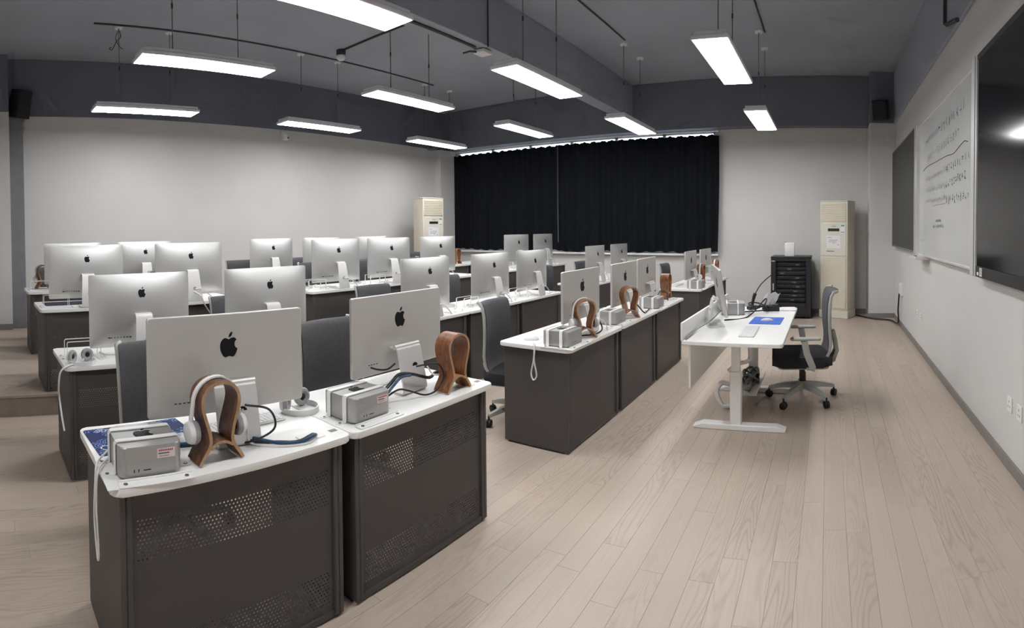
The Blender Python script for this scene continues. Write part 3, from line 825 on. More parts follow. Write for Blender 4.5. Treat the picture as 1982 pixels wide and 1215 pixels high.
# ================================================================== THE CLASSROOM ROWS
ORD = ['first', 'second', 'third', 'fourth', 'fifth', 'sixth', 'seventh']
ROWN = {1: 'front row', 2: 'second row', 3: 'third row', 4: 'back row'}
ROWX = {1: -1.7126, 2: -3.39, 3: -4.817, 4: -6.375}
ROWZ = {1: 0., 2: 0., 3: Z3, 4: Z3}
def starts(s1, s2, s3): return [s1, s1 + .992, s2, s2 + .992, s2 + 1.984, s3, s3 + .992]
ROWY = {1: starts(.414, 3.295, 7.13), 2: starts(.53, 3.36, 7.25), 3: starts(.54, 3.40, 7.2), 4: starts(.57, 3.42, 7.2)}
def which(r, i): return '%s, %s from the left' % (ROWN[r], ORD[i])
desk_perf, u_perf = make_desk(True), [False]
desk_plain, u_plain = make_desk(False), [False]
for r in (1, 2, 3, 4):
    for i, y0 in enumerate(ROWY[r]):
        perf = (i < 2 and r < 4) or (r == 4 and i == 0)
        look = 'white-topped dark grey desk with perforated front panel' if perf else 'white-topped dark grey desk with plain front'
        place(desk_perf if perf else desk_plain, u_perf if perf else u_plain, '%s, %s' % (look, which(r, i)), (ROWX[r], y0 + .496, ROWZ[r]), 0, 'computer desks')
# ---- flat monitors of the front row
mon, um = make_monitor(), [False]
MON1 = [(-1.976, .977, -.078), (-2.033, 1.998, .043), (-1.925, 3.93, .008), (-1.925, 4.875, .02), (-1.985, 5.70, .04), (-1.965, 7.58, .02), (-1.94, 8.42, -.02)]
for i, (x, y, rz) in enumerate(MON1):
    place(mon, um, 'flat aluminium monitor seen from behind, %s' % which(1, i), (x, y, DH), rz, 'flat aluminium monitors')
# ---- all-in-one computers of the other rows
aio = make_aio()
MB().tube(spline([(.135, 0, .12), (.155, .06, .12), (.16, .14, .06), (.14, .21, .012), (.10, .26, .006), (.0, .27, .006)], 6), .005, 6).build('power_cable', M_CABLEW, aio, 60)
ua = [False]
AIO = {2: (-3.55, [1.085, 2.09, 3.86, 4.93, 5.82, 7.72, 8.72]), 3: (-4.975, [1.0, 2.04, 3.87, 4.72, 5.66, 7.66, 8.55]), 4: (-6.53, [1.15, 2.07, 3.93, 4.81, 5.83])}
rj = random.Random(11)
for r, (x, ys) in AIO.items():
    for i, y in enumerate(ys):
        place(aio, ua, 'silver all-in-one computer seen from behind, %s' % which(r, i), (x, y, ROWZ[r] + DH), rj.uniform(-.04, .04), 'silver all-in-one computers')
# ---- small computers in strap brackets, front row
mini_s, ums = make_mini(True), [False]
mini_p, ump = make_mini(False), [False]
brk, ub = make_bracket(), [False]
MINI = [(-1.872, .575, -.05), (-1.892, 1.58, .04), (-1.852, 3.455, 0), (-1.885, 4.415, .0), (-1.84, 5.42, .02), (-1.83, 7.33, .02)]
for i, (x, y, rz) in enumerate(MINI):
    place(mini_s if i < 2 else mini_p, ums if i < 2 else ump, 'small square aluminium computer%s, %s' % (' with a pink sticker' if i < 2 else '', which(1, i)), (x, y, DH), rz, 'small aluminium computers')
    place(brk, ub, 'white strap bracket holding the small computer, %s' % which(1, i), (x, y, DH), rz, 'white strap brackets')
brk2, ub2 = make_bracket(False, True), [False]
for r, lst in {2: [0, 2, 3, 4, 6], 3: [0, 2, 3, 5], 4: [0]}.items():
    for i in lst:
        off = .10 if (r, i) == (3, 3) else .17; dx_ = -.10 if (r, i) == (2, 0) else 0
        place(brk2, ub2, 'empty white strap bracket on the desk, %s' % which(r, i), (ROWX[r] - .17 + dx_, ROWY[r][i] + off, ROWZ[r] + DH), rj.uniform(-.05, .05), 'white strap brackets')
# ---- headphone stands and headphones
hs_w, hs_t = make_hstand(M_WALNUT), make_hstand(M_TEAK)
uw, ut = [False], [False]
HS = [(-1.815, .838, .04, 'w', 0, 'dark walnut headphone stand, opening towards the camera'), (-1.812, 2.165, -.03, 't', 1, 'reddish-brown headphone stand, empty'),
      (-1.808, 3.72, -.7, 't', 2, 'thin brown headphone stand carrying white headphones'), (-1.812, 4.69, -.7, 't', 3, 'brown headphone stand behind the small computer'),
      (-1.90, 6.13, .0, 't', 4, 'reddish-brown headphone stand seen edge-on'), (-1.89, 7.88, .0, 't', 5, 'brown headphone stand with white headphones'),
      (-1.90, 8.95, .0, 't', 6, 'far brown headphone stand near the bare wall')]
for x, y, rz, k, i, lab in HS:
    place(hs_w if k == 'w' else hs_t, uw if k == 'w' else ut, '%s, %s' % (lab, which(1, i)), (x, y, DH), rz, 'bent wood headphone stands')
place(hs_t, ut, 'brown headphone stand at the left end of the back row', (-6.79, .80, Z3 + DH), .3, 'bent wood headphone stands')
place(hs_t, ut, 'brown headphone stand in front of the left curtain, back row', (-6.6, 8.05, Z3 + DH), 0, 'bent wood headphone stands')
place(hs_t, ut, 'brown headphone stand between the far monitors, third row', (-5.1, 8.02, Z3 + DH), 0, 'bent wood headphone stands')
hph, uh = make_hphones_hung(), [False]
for x, y, z, rz, lab in [(-1.815, .838, DH, .04, 'white headphones hanging on the dark walnut stand'), (-1.808, 3.72, DH, -.7, 'white headphones on the stand, front row, third from the left'),
                         (-1.89, 7.88, DH, .0, 'white headphones on the stand, front row, sixth from the left'), (-1.90, 8.95, DH, .0, 'white headphones on the stand nearest the bare wall'),
                         (-6.79, .80, Z3 + DH, .3, 'white headphones on the stand at the left end, back row'), (-5.1, 8.02, Z3 + DH, 0, 'white headphones above the far computers, third row')]:
    place(hph, uh, lab, (x, y, z), rz, 'white headphones')
hpf, uf = make_hphones_flat(), [False]
for x, y, z, rz, lab in [(-2.10, 1.405, DH, .25, 'white headphones lying between the two nearest monitors'), (-3.475, .66, DH, .3, 'white headphones with grey cushions lying at left end, second row'),
                         (-5.2, 3.58, Z3 + DH, .2, 'white headphones lying on the desk, third row, third from the left'), (-5.2, 4.32, Z3 + DH, -.2, 'white headphones lying on the desk, third row, fourth from the left'),
                         (-3.82, 4.48, DH, .5, 'white headphones lying before the computer, second row, fourth from the left'), (-6.78, 1.70, Z3 + DH, .3, 'white headphones lying on the desk, back row, second from the left')]:
    place(hpf, uf, lab, (x, y, z), rz, 'white headphones')
# ---- keyboards, mice, pads
kb, uk = make_keyboard(), [False]
for x, y, z, rz, lab in [(-2.09, 1.065, DH, 0, 'white keyboard behind the nearest monitor'), (-2.20, 2.0, DH, .15, 'white keyboard behind the monitor, front row, second from the left'),
                         (-2.18, 4.85, DH, 0, 'white keyboard behind the monitor, front row, fourth from the left'), (-2.2, 7.6, DH, 0, 'white keyboard behind the monitor, front row, sixth from the left'),
                         (-.634, 4.31, DH + .001, .03, 'white keyboard on the white teacher desk')]:
    place(kb, uk, lab, (x, y, z), rz, 'white keyboards')
def pad(name_label, loc, rz, sx, sy, m, logo=False):
    t = thing('mouse_pad', name_label, 'mouse pad', loc, rz, 'mouse pads')
    MB().prism(rrect(-sx / 2, sx / 2, -sy / 2, sy / 2, .012, 3), 'z', 0, .003, .0008).build('pad', m, t, 0)
    if logo:
        cu = D.curves.new('pad_lettering', 'FONT'); cu.body = 'AOC'; cu.size = .034; cu.extrude = .0003; cu.align_x = 'CENTER'
        to = D.objects.new('tmp', cu); COL.objects.link(to); bpy.context.view_layer.update()
        me = D.meshes.new_from_object(to.evaluated_get(bpy.context.evaluated_depsgraph_get())); D.objects.remove(to)
        me.name = 'lettering'; me.materials.clear()
        o = link('lettering', me, M_WHITE, t, 'stuff'); o.location = (-sx / 2 + .018, -sy / 2 + .085, .0032); o.rotation_euler = (0, 0, -PI / 2)
        b_ = MB().box(-.001, .001, -.09, .09, 0, .0004)
        b_.build('printed_line', M_CABLEW, t, 0).location = (-sx / 2 + .05, -sy / 2 + .2, .0031)
        g_ = MB(); n = 24
        for k in range(n):
            if k % 4 == 3: continue
            a0, a1 = 2 * PI * k / n, 2 * PI * (k + 1) / n
            g_.poly([(r_ * math.cos(q), r_ * math.sin(q), 0) for r_, q in ((.018, a0), (.024, a0), (.024, a1), (.018, a1))])
        o = g_.build('gear_emblem', M_WHITE, t, 0, 'stuff'); o.location = (sx / 2 - .07, -sy / 2 + .045, .0035)
    return t
pad('blue printed mouse pad under the nearest small computer', (-2.14, .648, DH), .05, .28, .43, M_PAD, True)
pad('dark navy mouse pad at the left end of the third row', (-5.215, .93, Z3 + DH), .03, .27, .62, M_PADD)
pad('bright blue mouse pad on the teacher desk', (-.552, 4.85, DH), -.02, .28, .37, M_PADL)
ms, ux = make_mouse(), [False]
place(ms, ux, 'white mouse on the blue pad of the teacher desk', (-.55, 4.84, DH + .003), .1, 'white mice')
place(ms, ux, 'white mouse on the sheet of paper, front row', (-2.13, 3.47, DH + .002), .6, 'white mice')
place(ms, ux, 'white mouse on the blue printed pad beside the walnut stand', (-2.03, .80, DH + .003), .3, 'white mice')
o = MB().box(-.1, .1, -.145, .145, 0, .0012).build('paper_sheet', M_PAPER, None, 0); o.location = (-2.14, 3.47, DH); o.rotation_euler = (0, 0, .3)
tag(o, 'white sheet of paper under the mouse, front row', 'paper')
o = MB().box(-.03, .03, -.04, .04, 0, .055, .008, 2).build('power_adapter', M_WHITE, None); o.location = (-2.06, .635, DH + .0032); o.rotation_euler = (0, 0, .15)
tag(o, 'white power adapter standing on the blue printed mouse pad', 'adapter')
# ---- loose cables on the front row
zt = DH + .006
for dz, m_, lab in ((0, M_CABLEB, 'black cable curving across the nearest desk to its cable cover'), (.009, M_CABLEBL, 'blue cable curving across the nearest desk to its cable cover')):
    cable('desk_cable', [(-2.0, .66 + dz, zt + dz), (-1.96, .8, zt + dz), (-1.93, .95, zt + dz + .03), (-1.86, 1.02 + dz, zt + .01 + dz), (-1.80 + dz, 1.10, zt + .008), (-1.765 + dz, 1.17, zt + .006), (-1.76 + dz, 1.235, zt + .02), (-1.79, 1.265 + dz, zt + .002)], .007, m_, lab)
cable('desk_cable', [(-1.885, 1.0, DH + .155), (-1.80, 1.06, DH + .15), (-1.78, 1.07, DH + .08), (-1.85, 1.0, DH + .02), (-1.93, .95, DH + .006)], .0045, M_CABLEB, 'thin black cord looping behind the nearest monitor stand')
cable('desk_cable', [(-1.89, .99, DH + .14), (-1.87, 1.0, DH + .08), (-1.86, 1.01, DH + .01), (-1.78, 1.1, DH + .005), (-1.745, 1.2, DH + .005), (-1.77, 1.26, DH + .006)], .005, M_CABLEW, 'white cord lying on the nearest desk beside the dark cables')
cable('desk_cable', [(-1.99, .48, DH + .03), (-1.9, .41, DH + .02), (-1.86, .392, DH - .02), (-1.855, .385, DH - .15), (-1.82, .385, DH - .26), (-1.80, .385, DH - .27), (-1.81, .388, DH - .22), (-1.84, .39, DH - .1), (-1.85, .40, DH + .01), (-1.95, .46, DH + .008)], .004, M_CABLEW, 'white cable loop hanging over the left edge of the nearest desk')
for k, (m_, pts, lab) in enumerate([
    (M_CABLEB, [(-1.87, 1.70, DH + .06), (-1.88, 1.78, DH + .10), (-1.90, 1.86, DH + .125), (-1.90, 1.95, DH + .11), (-1.90, 2.06, DH + .07), (-1.92, 2.12, DH + .06), (-1.95, 2.2, DH + .06), (-1.88, 2.30, DH + .03), (-1.83, 2.31, DH + .006)], 'thick black cable crossing the stand, front row, second desk'),
    (M_CABLEBL, [(-1.86, 1.72, DH + .05), (-1.87, 1.79, DH + .09), (-1.885, 1.86, DH + .115), (-1.89, 1.93, DH + .11)], 'blue cable beside the thick black one, second desk'),
    (M_CABLEB, [(-1.91, 1.99, DH + .14), (-1.84, 2.07, DH + .15), (-1.81, 2.09, DH + .09), (-1.81, 2.04, DH + .03), (-1.84, 1.98, DH + .01), (-1.86, 1.88, DH + .05), (-1.88, 1.83, DH + .06), (-1.9, 1.76, DH + .03)], 'thin black cord looping around the stand, second desk'),
    (M_CABLEB, [(-1.955, 1.72, DH + .175), (-1.93, 1.75, DH + .165), (-1.92, 1.80, DH + .16), (-1.93, 1.86, DH + .175)], 'black plug and cord in the back of the second monitor'),
    (M_CABLEW, [(-1.87, 2.03, DH + .14), (-1.85, 2.05, DH + .1), (-1.84, 2.08, DH + .09), (-1.87, 2.12, DH + .08)], 'short white cord through the stand of the second monitor')]):
    cable('desk_cable', pts, .009 if k == 0 else .0045 if k > 1 else .007, m_, lab)
cable('desk_cable', [(-2.05, 3.37, DH + .006), (-2.0, 3.30, DH + .006), (-1.985, 3.275, DH - .02), (-1.99, 3.27, DH - .1), (-2.01, 3.27, DH - .19), (-1.99, 3.268, DH - .235), (-1.965, 3.27, DH - .2), (-1.985, 3.27, DH - .1), (-1.985, 3.276, DH - .03)], .006, M_CABLEW, 'white cable loop hanging down the end of the third front desk')
cable('desk_cable', [(-1.83, 3.9, DH + .13), (-1.79, 3.95, DH + .1), (-1.76, 3.95, DH + .03), (-1.78, 3.86, DH + .006), (-1.84, 3.78, DH + .006), (-1.93, 3.72, DH + .006)], .006, M_CABLEB, 'black cable behind the stand, front row, third from the left')
cable('desk_cable', [(-1.83, 3.97, DH + .12), (-1.77, 4.02, DH + .08), (-1.76, 4.06, DH + .006), (-1.80, 4.12, DH + .006)], .005, M_CABLEW, 'white cable behind the stand, front row, third from the left')
cable('desk_cable', [(-1.83, 4.9, DH + .12), (-1.76, 4.95, DH + .02), (-1.78, 5.1, DH + .006), (-1.80, 5.22, DH + .01)], .007, M_CABLEB, 'black cable at the stand, front row, fourth from the left')
cable('desk_cable', [(-1.86, 5.55, DH + .02), (-1.83, 5.7, DH + .14), (-1.80, 5.85, DH + .1), (-1.82, 5.95, DH + .006)], .006, M_CABLEB, 'black cable at the stand, front row, fifth from the left')
cable('desk_cable', [(-3.44, .62, DH + .006), (-3.4, .56, DH + .01), (-3.37, .50, DH - .02), (-3.40, .49, DH - .12), (-3.45, .50, DH - .2), (-3.4, .505, DH - .3), (-3.33, .51, DH - .38)], .006, M_CABLEW, 'white cable hanging over the left end of the second row')
cable('desk_cable', [(-4.87, 2.0, Z3 + DH + .11), (-4.80, 2.08, Z3 + DH + .06), (-4.78, 2.12, Z3 + DH - .04), (-4.77, 2.22, Z3 + DH - .18), (-4.76, 2.35, Z3 + DH - .28)], .006, M_CABLEW, 'white cable hanging from the third row, second from the left')
cable('desk_cable', [(-4.93, 1.1, Z3 + DH + .09), (-4.85, 1.16, Z3 + DH + .02), (-4.78, 1.22, Z3 + DH - .06), (-4.76, 1.32, Z3 + DH - .2)], .005, M_CABLEG, 'grey cable hanging from the third row, first from the left')
# ---- student chairs
ch, uc = make_chair(False), [False]
for r, i, x, y, z, rz in [(1, 0, -2.62, .98, 0, 0), (1, 1, -2.68, 2.19, 0, .05), (1, 2, -2.42, 3.77, 0, .18), (1, 6, -2.5, 8.72, 0, 0), (1, 4, -2.60, 5.85, 0, 0),
                          (2, 1, -4.36, 2.33, 0, 0), (2, 3, -4.36, 5.38, 0, .0), (2, 5, -4.15, 7.62, 0, .1), (2, 6, -4.15, 8.87, 0, 0), (2, 2, -4.2, 3.95, 0, 0),
                          (3, 2, -5.78, 4.28, Z3, 0), (3, 3, -5.78, 5.2, Z3, 0), (3, 4, -5.62, 5.95, Z3, 0), (3, 1, -5.62, 2.15, Z3, 0),
                          (4, 0, -7.05, 1.05, Z3, 0), (4, 2, -7.1, 3.86, Z3, .1), (4, 3, -7.08, 4.93, Z3, 0), (4, 5, -7.08, 7.6, Z3, .2), (4, 6, -7.0, 8.66, Z3, 0)]:
    place(ch, uc, 'grey office chair with pale frame pushed behind the desk, %s' % which(r, i), (x, y, z), rz, 'grey office chairs')

# ---- white cable tangles beside the computers of the back rows
for r, i in [(2, 0), (2, 2), (2, 3), (2, 4), (3, 2), (3, 3), (3, 5), (4, 1), (4, 3)]:
    rc = random.Random(r * 10 + i); X0, Y0, Z0 = ROWX[r], ROWY[r][i], ROWZ[r] + DH + .006
    pts = [(X0 - .16 + rc.uniform(-.1, .08), Y0 + .12 + k * .045 + rc.uniform(-.05, .05), Z0 + abs(rc.gauss(0, .025))) for k in range(10)]
    cable('white_cable', pts, .0045, M_CABLEW, 'white cable tangled on the desk, %s' % which(r, i), None, 6, 'white cables')
# ================================================================== TEACHER'S CORNER AND THE WALLS
t = thing('teacher_desk', 'white standing desk with T-shaped legs in front of the whiteboard wall', 'desk', (0, 0, 0))
x0, x1, y0, y1 = -1.085, -.325, 3.86, 5.70
MB().prism(rrect(x0, x1, y0, y1, .03, 4), 'z', DH - .028, DH, .003).build('table_top', M_TOP, t, 35)
MB().box(x0 + .0, x0 + .02, y0 + .0, y1, DH, DH + .135, .006, 2).build('back_screen', M_TOP, t)
MB().box(x0 + .03, x0 + .048, y0 + .12, y1 - .12, .36, DH - .028, .003).build('modesty_panel', M_TOP, t)
MB().sheet([(x0 + .05, DH - .035), (x0 + .2, DH - .062), (x1 - .3, DH - .068), (x1 - .06, DH - .045)], .05, .03, 'xz', y0 + .33).build('cross_bar', M_BRKT, t)
MB().sheet([(x0 + .05, DH - .035), (x0 + .2, DH - .062), (x1 - .3, DH - .068), (x1 - .06, DH - .045)], .05, .03, 'xz', y1 - .5).build('cross_bar', M_BRKT, t)
MB().box(-.74, -.70, y0 + .33, y1 - .5, DH - .07, DH - .035, .003).build('long_beam', M_BRKT, t)
for y in (4.19, 5.2):
    MB().box(-.768, -.678, y - .03, y + .03, .03, .46, .006).build('leg', M_BRKT, t)
    MB().box(-.757, -.689, y - .024, y + .024, .46, DH - .06, .004).build('leg_inner_column', M_BRKT, t)
    MB().prism([(-1.06, .0), (-.33, .0), (-.325, .022), (-.40, .045), (-.99, .045), (-1.065, .016)], 'y', y - .045, y + .045, .006).build('foot', M_BRKT, t)
MB().sheet([(-.84, .20), (-.82, .135), (-.62, .135), (-.60, .20)], .55, .004, 'xz', 4.9).build('cable_tray', M_BRKT, t)
# monitor, computer and clutter of the teacher
t = make_monitor(.16); t.location = (-.93, 4.56, DH + .0005); t.rotation_euler = (0, 0, PI + .30); t['label'] = 'flat aluminium monitor seen edge-on on the white teacher desk'
place(mini_p, ump, 'small square aluminium computer on the teacher desk', (-.93, 5.22, DH), .2, 'small aluminium computers')
place(brk2, ub2, 'white strap bracket over the small computer of the teacher desk', (-.93, 5.22, DH), .2, 'white strap brackets')
cable('desk_cable', [(-.84, 5.2, DH + .02)] + [(-.70 + .085 * math.cos(a_), 5.3 + .16 * math.sin(a_), DH + .03 + .045 * math.sin(a_ * .5) + .004 * k) for k, a_ in enumerate([q * .7 for q in range(20)])] + [(-.75, 5.0, DH + .008), (-.93, 4.78, DH + .008)], .007, M_CABLEB, 'black cable coiled on the teacher desk')
cable('desk_cable', [(-.90, 4.62, DH + .15), (-.98, 4.45, DH + .06), (-1.05, 4.25, DH + .02), (-1.05, 4.0, DH + .01), (-1.055, 3.9, DH + .0055)], .005, M_CABLEG, 'grey cable trailing along the back screen of the teacher desk')
t = thing('gooseneck_microphone', 'black gooseneck microphone on the far end of the teacher desk', 'microphone', (-.79, 5.56, DH))
MB().prism(rrect(-.05, .05, -.06, .06, .015, 3), 'z', 0, .03, .004).build('base', M_BLACK, t)
MB().tube(spline([(0, 0, .03), (.02, 0, .12), (.035, 0, .16)], 4), [.016] * 4 + [.018] * 5, 8).build('socket', M_BLACK, t)
MB().tube(spline([(.035, 0, .16), (.09, 0, .25), (.16, -.01, .32), (.205, -.01, .355)], 5), .006, 6).build('gooseneck', M_BLACK, t, 60)
t = thing('tissue_box', 'black tissue box with a white tissue on the teacher desk', 'box', (-.585, 5.46, DH), .2)
MB().box(-.085, .085, -.06, .06, 0, .06, .006).build('box', M_BLACK, t)
r = random.Random(2); b_ = bmesh.new(); g = []
for j in range(5):
    g.append([b_.verts.new((-.07 + .14 * i / 6 + .012 * (j - 2) + r.uniform(-.006, .006), .03 * math.sin(i * 1.3 + j) + r.uniform(-.012, .012), .055 + .125 * j / 4 + .012 * math.sin(i * 2.1))) for i in range(7)])
for j in range(4):
    for i in range(6): b_.faces.new((g[j][i], g[j][i + 1], g[j + 1][i + 1], g[j + 1][i]))
bmesh.ops.solidify(b_, geom=b_.faces[:], thickness=.002); m_ = MB(); m_.bm.free(); m_.bm = b_; m_.build('tissue', M_PAPER, t, 60)
t = thing('paper_stack', 'stack of white papers at the far corner of the teacher desk', 'papers', (-.408, 5.54, DH), .03)
for k in range(4):
    o = MB().box(-.07, .07, -.11, .11, k * .003, k * .003 + .0025).build('sheet', M_PAPER, t, 0); o.rotation_euler = (0, 0, .05 * (k - 1.5))
t = thing('power_strip', 'grey power strip and bundled cables in the tray of the teacher desk', 'power strip', (-.72, 4.95, .139))
MB().box(-.03, .03, -.2, .2, 0, .045, .006).build('strip', M_CHAIRF, t)
for k in range(4): MB().lathe([(.016, .045), (.016, .048)], (0, -.14 + k * .09, 0), n=12).build('outlet', M_BLACK, t)
cable('bundled_cable', [(-.72 + .07 * math.cos(a_), 5.02 + .14 * math.sin(a_), .20 + .05 * math.sin(a_ * 1.7)) for a_ in [q * .8 for q in range(24)]], .011, M_CABLEG, 'grey bundle of cables hanging under the teacher desk')
sp = [(-.66 + .006 * math.sin(k * 2), 4.5 + .05 * math.sin(k * .07), .69 - .0075 * k) for k in range(30)]
sp += [(-.68 - .012 * k, 4.48, .46 - .004 * k * k * .12) for k in range(1, 14)]
cable('cable_sleeve', sp, .018, M_WHITE, 'white ribbed cable sleeve under the teacher desk', n=2)
cable('cable_sleeve', [(-.86, 4.72, .19), (-.93, 4.66, .22), (-.97, 4.64, .15), (-.92, 4.62, .04), (-.84, 4.64, .03)], .022, M_WHITE, 'white corrugated hose behind the near leg of the teacher desk')
tch = make_chair(True, -.63); tch['label'] = 'grey office chair with armrests at the white teacher desk'; tch.location = (-.235, 4.98, 0); tch.rotation_euler = (0, 0, PI + .10); tch['group'] = 'grey office chairs'
tch.scale = (1.04, 1.04, 1.04)
# ---- boards on the right wall
XB = XR - .075
t = thing('blackboard', 'dark blackboard panel at the far end of the right wall', 'blackboard', (0, 0, 0))
MB().box(XB, XR - .002, 6.79, 9.30, 1.30, 2.88, .004).build('panel', M_CHALK, t)
for a_, b2, c_, d_ in ((6.78, 9.31, 1.285, 1.305), (6.78, 9.31, 2.875, 2.895), (9.29, 9.31, 1.285, 2.895)):
    MB().box(XB - .008, XR - .004, a_, b2, c_, d_, .002).build('frame_bar', M_ROD, t)
t = thing('whiteboard', 'whiteboard with faint handwriting between blackboard and large screen', 'whiteboard', (0, 0, 0))
MB().box(XB + .02, XR - .002, 4.02, 6.66, 1.28, 2.84).build('surface', M_WB, t, 0)
for a_, b2, c_, d_ in ((4.02, 6.66, 1.262, 1.285), (4.02, 6.66, 2.835, 2.855)):
    MB().box(XB + .008, XR - .004, a_, b2, c_, d_, .003).build('frame_bar', M_ALU2, t)
for a_, b2 in ((3.87, 4.02), (6.66, 6.78)):
    MB().box(XB - .03, XR - .004, a_, b2, 1.235, 2.875, .004).build('side_rail', M_ALU2, t)
    MB().box(XB - .034, XB - .03, a_ + .03, a_ + .04, 1.24, 2.87).build('rail_groove', M_CABLEG, t)
MB().box(XB - .10, XR - .004, 6.2, 6.66, 1.225, 1.262, .004).build('pen_tray', M_ALU2, t)
MB().box(XB - .09, XB - .07, 6.25, 6.4, 1.262, 1.275, .003).build('marker', M_ROD, t)
def scribble(y_start, y_end, z_start, z_end, hgt, seed, m_, name, dens=1., wob=.012):
    """a handwritten line: many small strokes; the writing runs from large Y to small Y"""
    r = random.Random(seed); q = MB(); y = y_start; X = XB + .0185
    L = y_start - y_end
    while y > y_end + .03:
        f = (y_start - y) / L; zb_ = z_start + (z_end - z_start) * f + r.uniform(-wob, wob)
        wch = hgt * r.uniform(.55, .95)
        if r.random() < dens:
            for s in range(r.randint(2, 4)):
                k = r.random()
                if k < .4: p = [(y - wch * r.uniform(.05, .2), zb_ + hgt * r.uniform(.1, .9))]; p.append((p[0][0] - wch * r.uniform(.4, .8), p[0][1] + hgt * r.uniform(-.1, .1)))
                elif k < .75: p = [(y - wch * r.uniform(.2, .8), zb_ + hgt * r.uniform(.6, 1))]; p.append((p[0][0] + wch * r.uniform(-.1, .1), zb_ + hgt * r.uniform(0, .3)))
                else: p = [(y - wch * r.uniform(.3, .7), zb_ + hgt * .8), (y - wch * r.uniform(.2, .4), zb_ + hgt * .4), (y - wch * r.uniform(.5, .9), zb_ + hgt * .05)]
                for (ya, za), (yb, zb2) in zip(p, p[1:]):
                    dx, dz = yb - ya, zb2 - za; l = math.hypot(dx, dz) or 1; nx_, nz_ = -dz / l * .0035, dx / l * .0035
                    q.poly([(X, ya + nx_, za + nz_), (X, yb + nx_, zb2 + nz_), (X, yb - nx_, zb2 - nz_), (X, ya - nx_, za - nz_)])
        y -= wch + hgt * r.uniform(.1, .35)
    return q.build(name, m_, t, 0, 'stuff')
scribble(6.20, 5.45, 2.56, 2.58, .085, 1, M_INKF, 'handwriting', .9)
scribble(5.5, 4.40, 2.54, 2.60, .11, 2, M_INK, 'handwriting')
scribble(6.10, 4.62, 2.34, 2.40, .10, 3, M_INKF, 'handwriting')
scribble(6.15, 5.1, 2.125, 2.14, .06, 4, M_INKF, 'handwriting')
scribble(5.1, 4.08, 2.12, 2.16, .085, 5, M_INK, 'handwriting')
scribble(6.18, 5.2, 2.0, 2.0, .06, 6, M_INKF, 'handwriting')
scribble(5.2, 4.30, 1.98, 2.0, .085, 7, M_INK, 'handwriting')
scribble(6.12, 5.1, 1.88, 1.86, .05, 8, M_INKF, 'handwriting')
scribble(5.1, 4.2, 1.83, 1.82, .085, 9, M_INK, 'handwriting')
scribble(5.75, 5.2, 1.60, 1.60, .04, 10, M_INKF, 'handwriting', .8)
cv = [(XB + .0175, y, z) for y, z in ((6.38, 2.275), (6.1, 2.30), (5.6, 2.295), (5.1, 2.29), (4.8, 2.275), (4.55, 2.31), (4.4, 2.325), (4.30, 2.305))]
MB().tube(spline(cv, 6), .0035, 4).build('drawn_line', M_INK, t, 60)
MB().box(XB + .0175, XB + .02, 5.15, 5.75, 1.835, 1.84).build('underline', M_INKF, t, 0)
MB().box(XB + .0175, XB + .02, 5.35, 5.6, 1.66, 1.685).build('eraser_mark', M_INKF, t, 0)
t = thing('wall_screen', 'large black display screen at the right edge beside the whiteboard', 'screen', (0, 0, 0))
MB().box(XB - .02, XR - .003, 1.0, 3.86, 1.235, 2.875, .006).build('housing', M_BLACK, t)
MB().box(XB - .024, XB - .02, 1.05, 3.835, 1.32, 2.83).build('screen', M_SCREEN, t, 0)
MB().box(XB - .028, XB - .02, 1.0, 3.86, 1.24, 1.318, .002).build('bottom_bezel', mat('bezel_grey', (.03, .031, .03), .4), t)
MB().box(XB - .026, XB - .02, 1.0, 3.86, 2.832, 2.873, .002).build('top_bezel', mat('bezel_grey', (.03, .031, .03), .4), t)
s = MB().box(XB - .0295, XB - .028, 3.69, 3.75, 1.25, 1.31).build('sticker', M_PAPER, t, 0)
q = MB()
for k in range(4): q.box(XB - .0299, XB - .0295, 3.698, 3.742, 1.262 + k * .011, 1.267 + k * .011)
q.build('print', M_INKF, s, 0, 'stuff')
MB().prism(rrect(3.775, 3.82, 1.252, 1.275, .008, 3), 'x', XB - .0295, XB - .028).build('label', M_PAPER, t, 0)
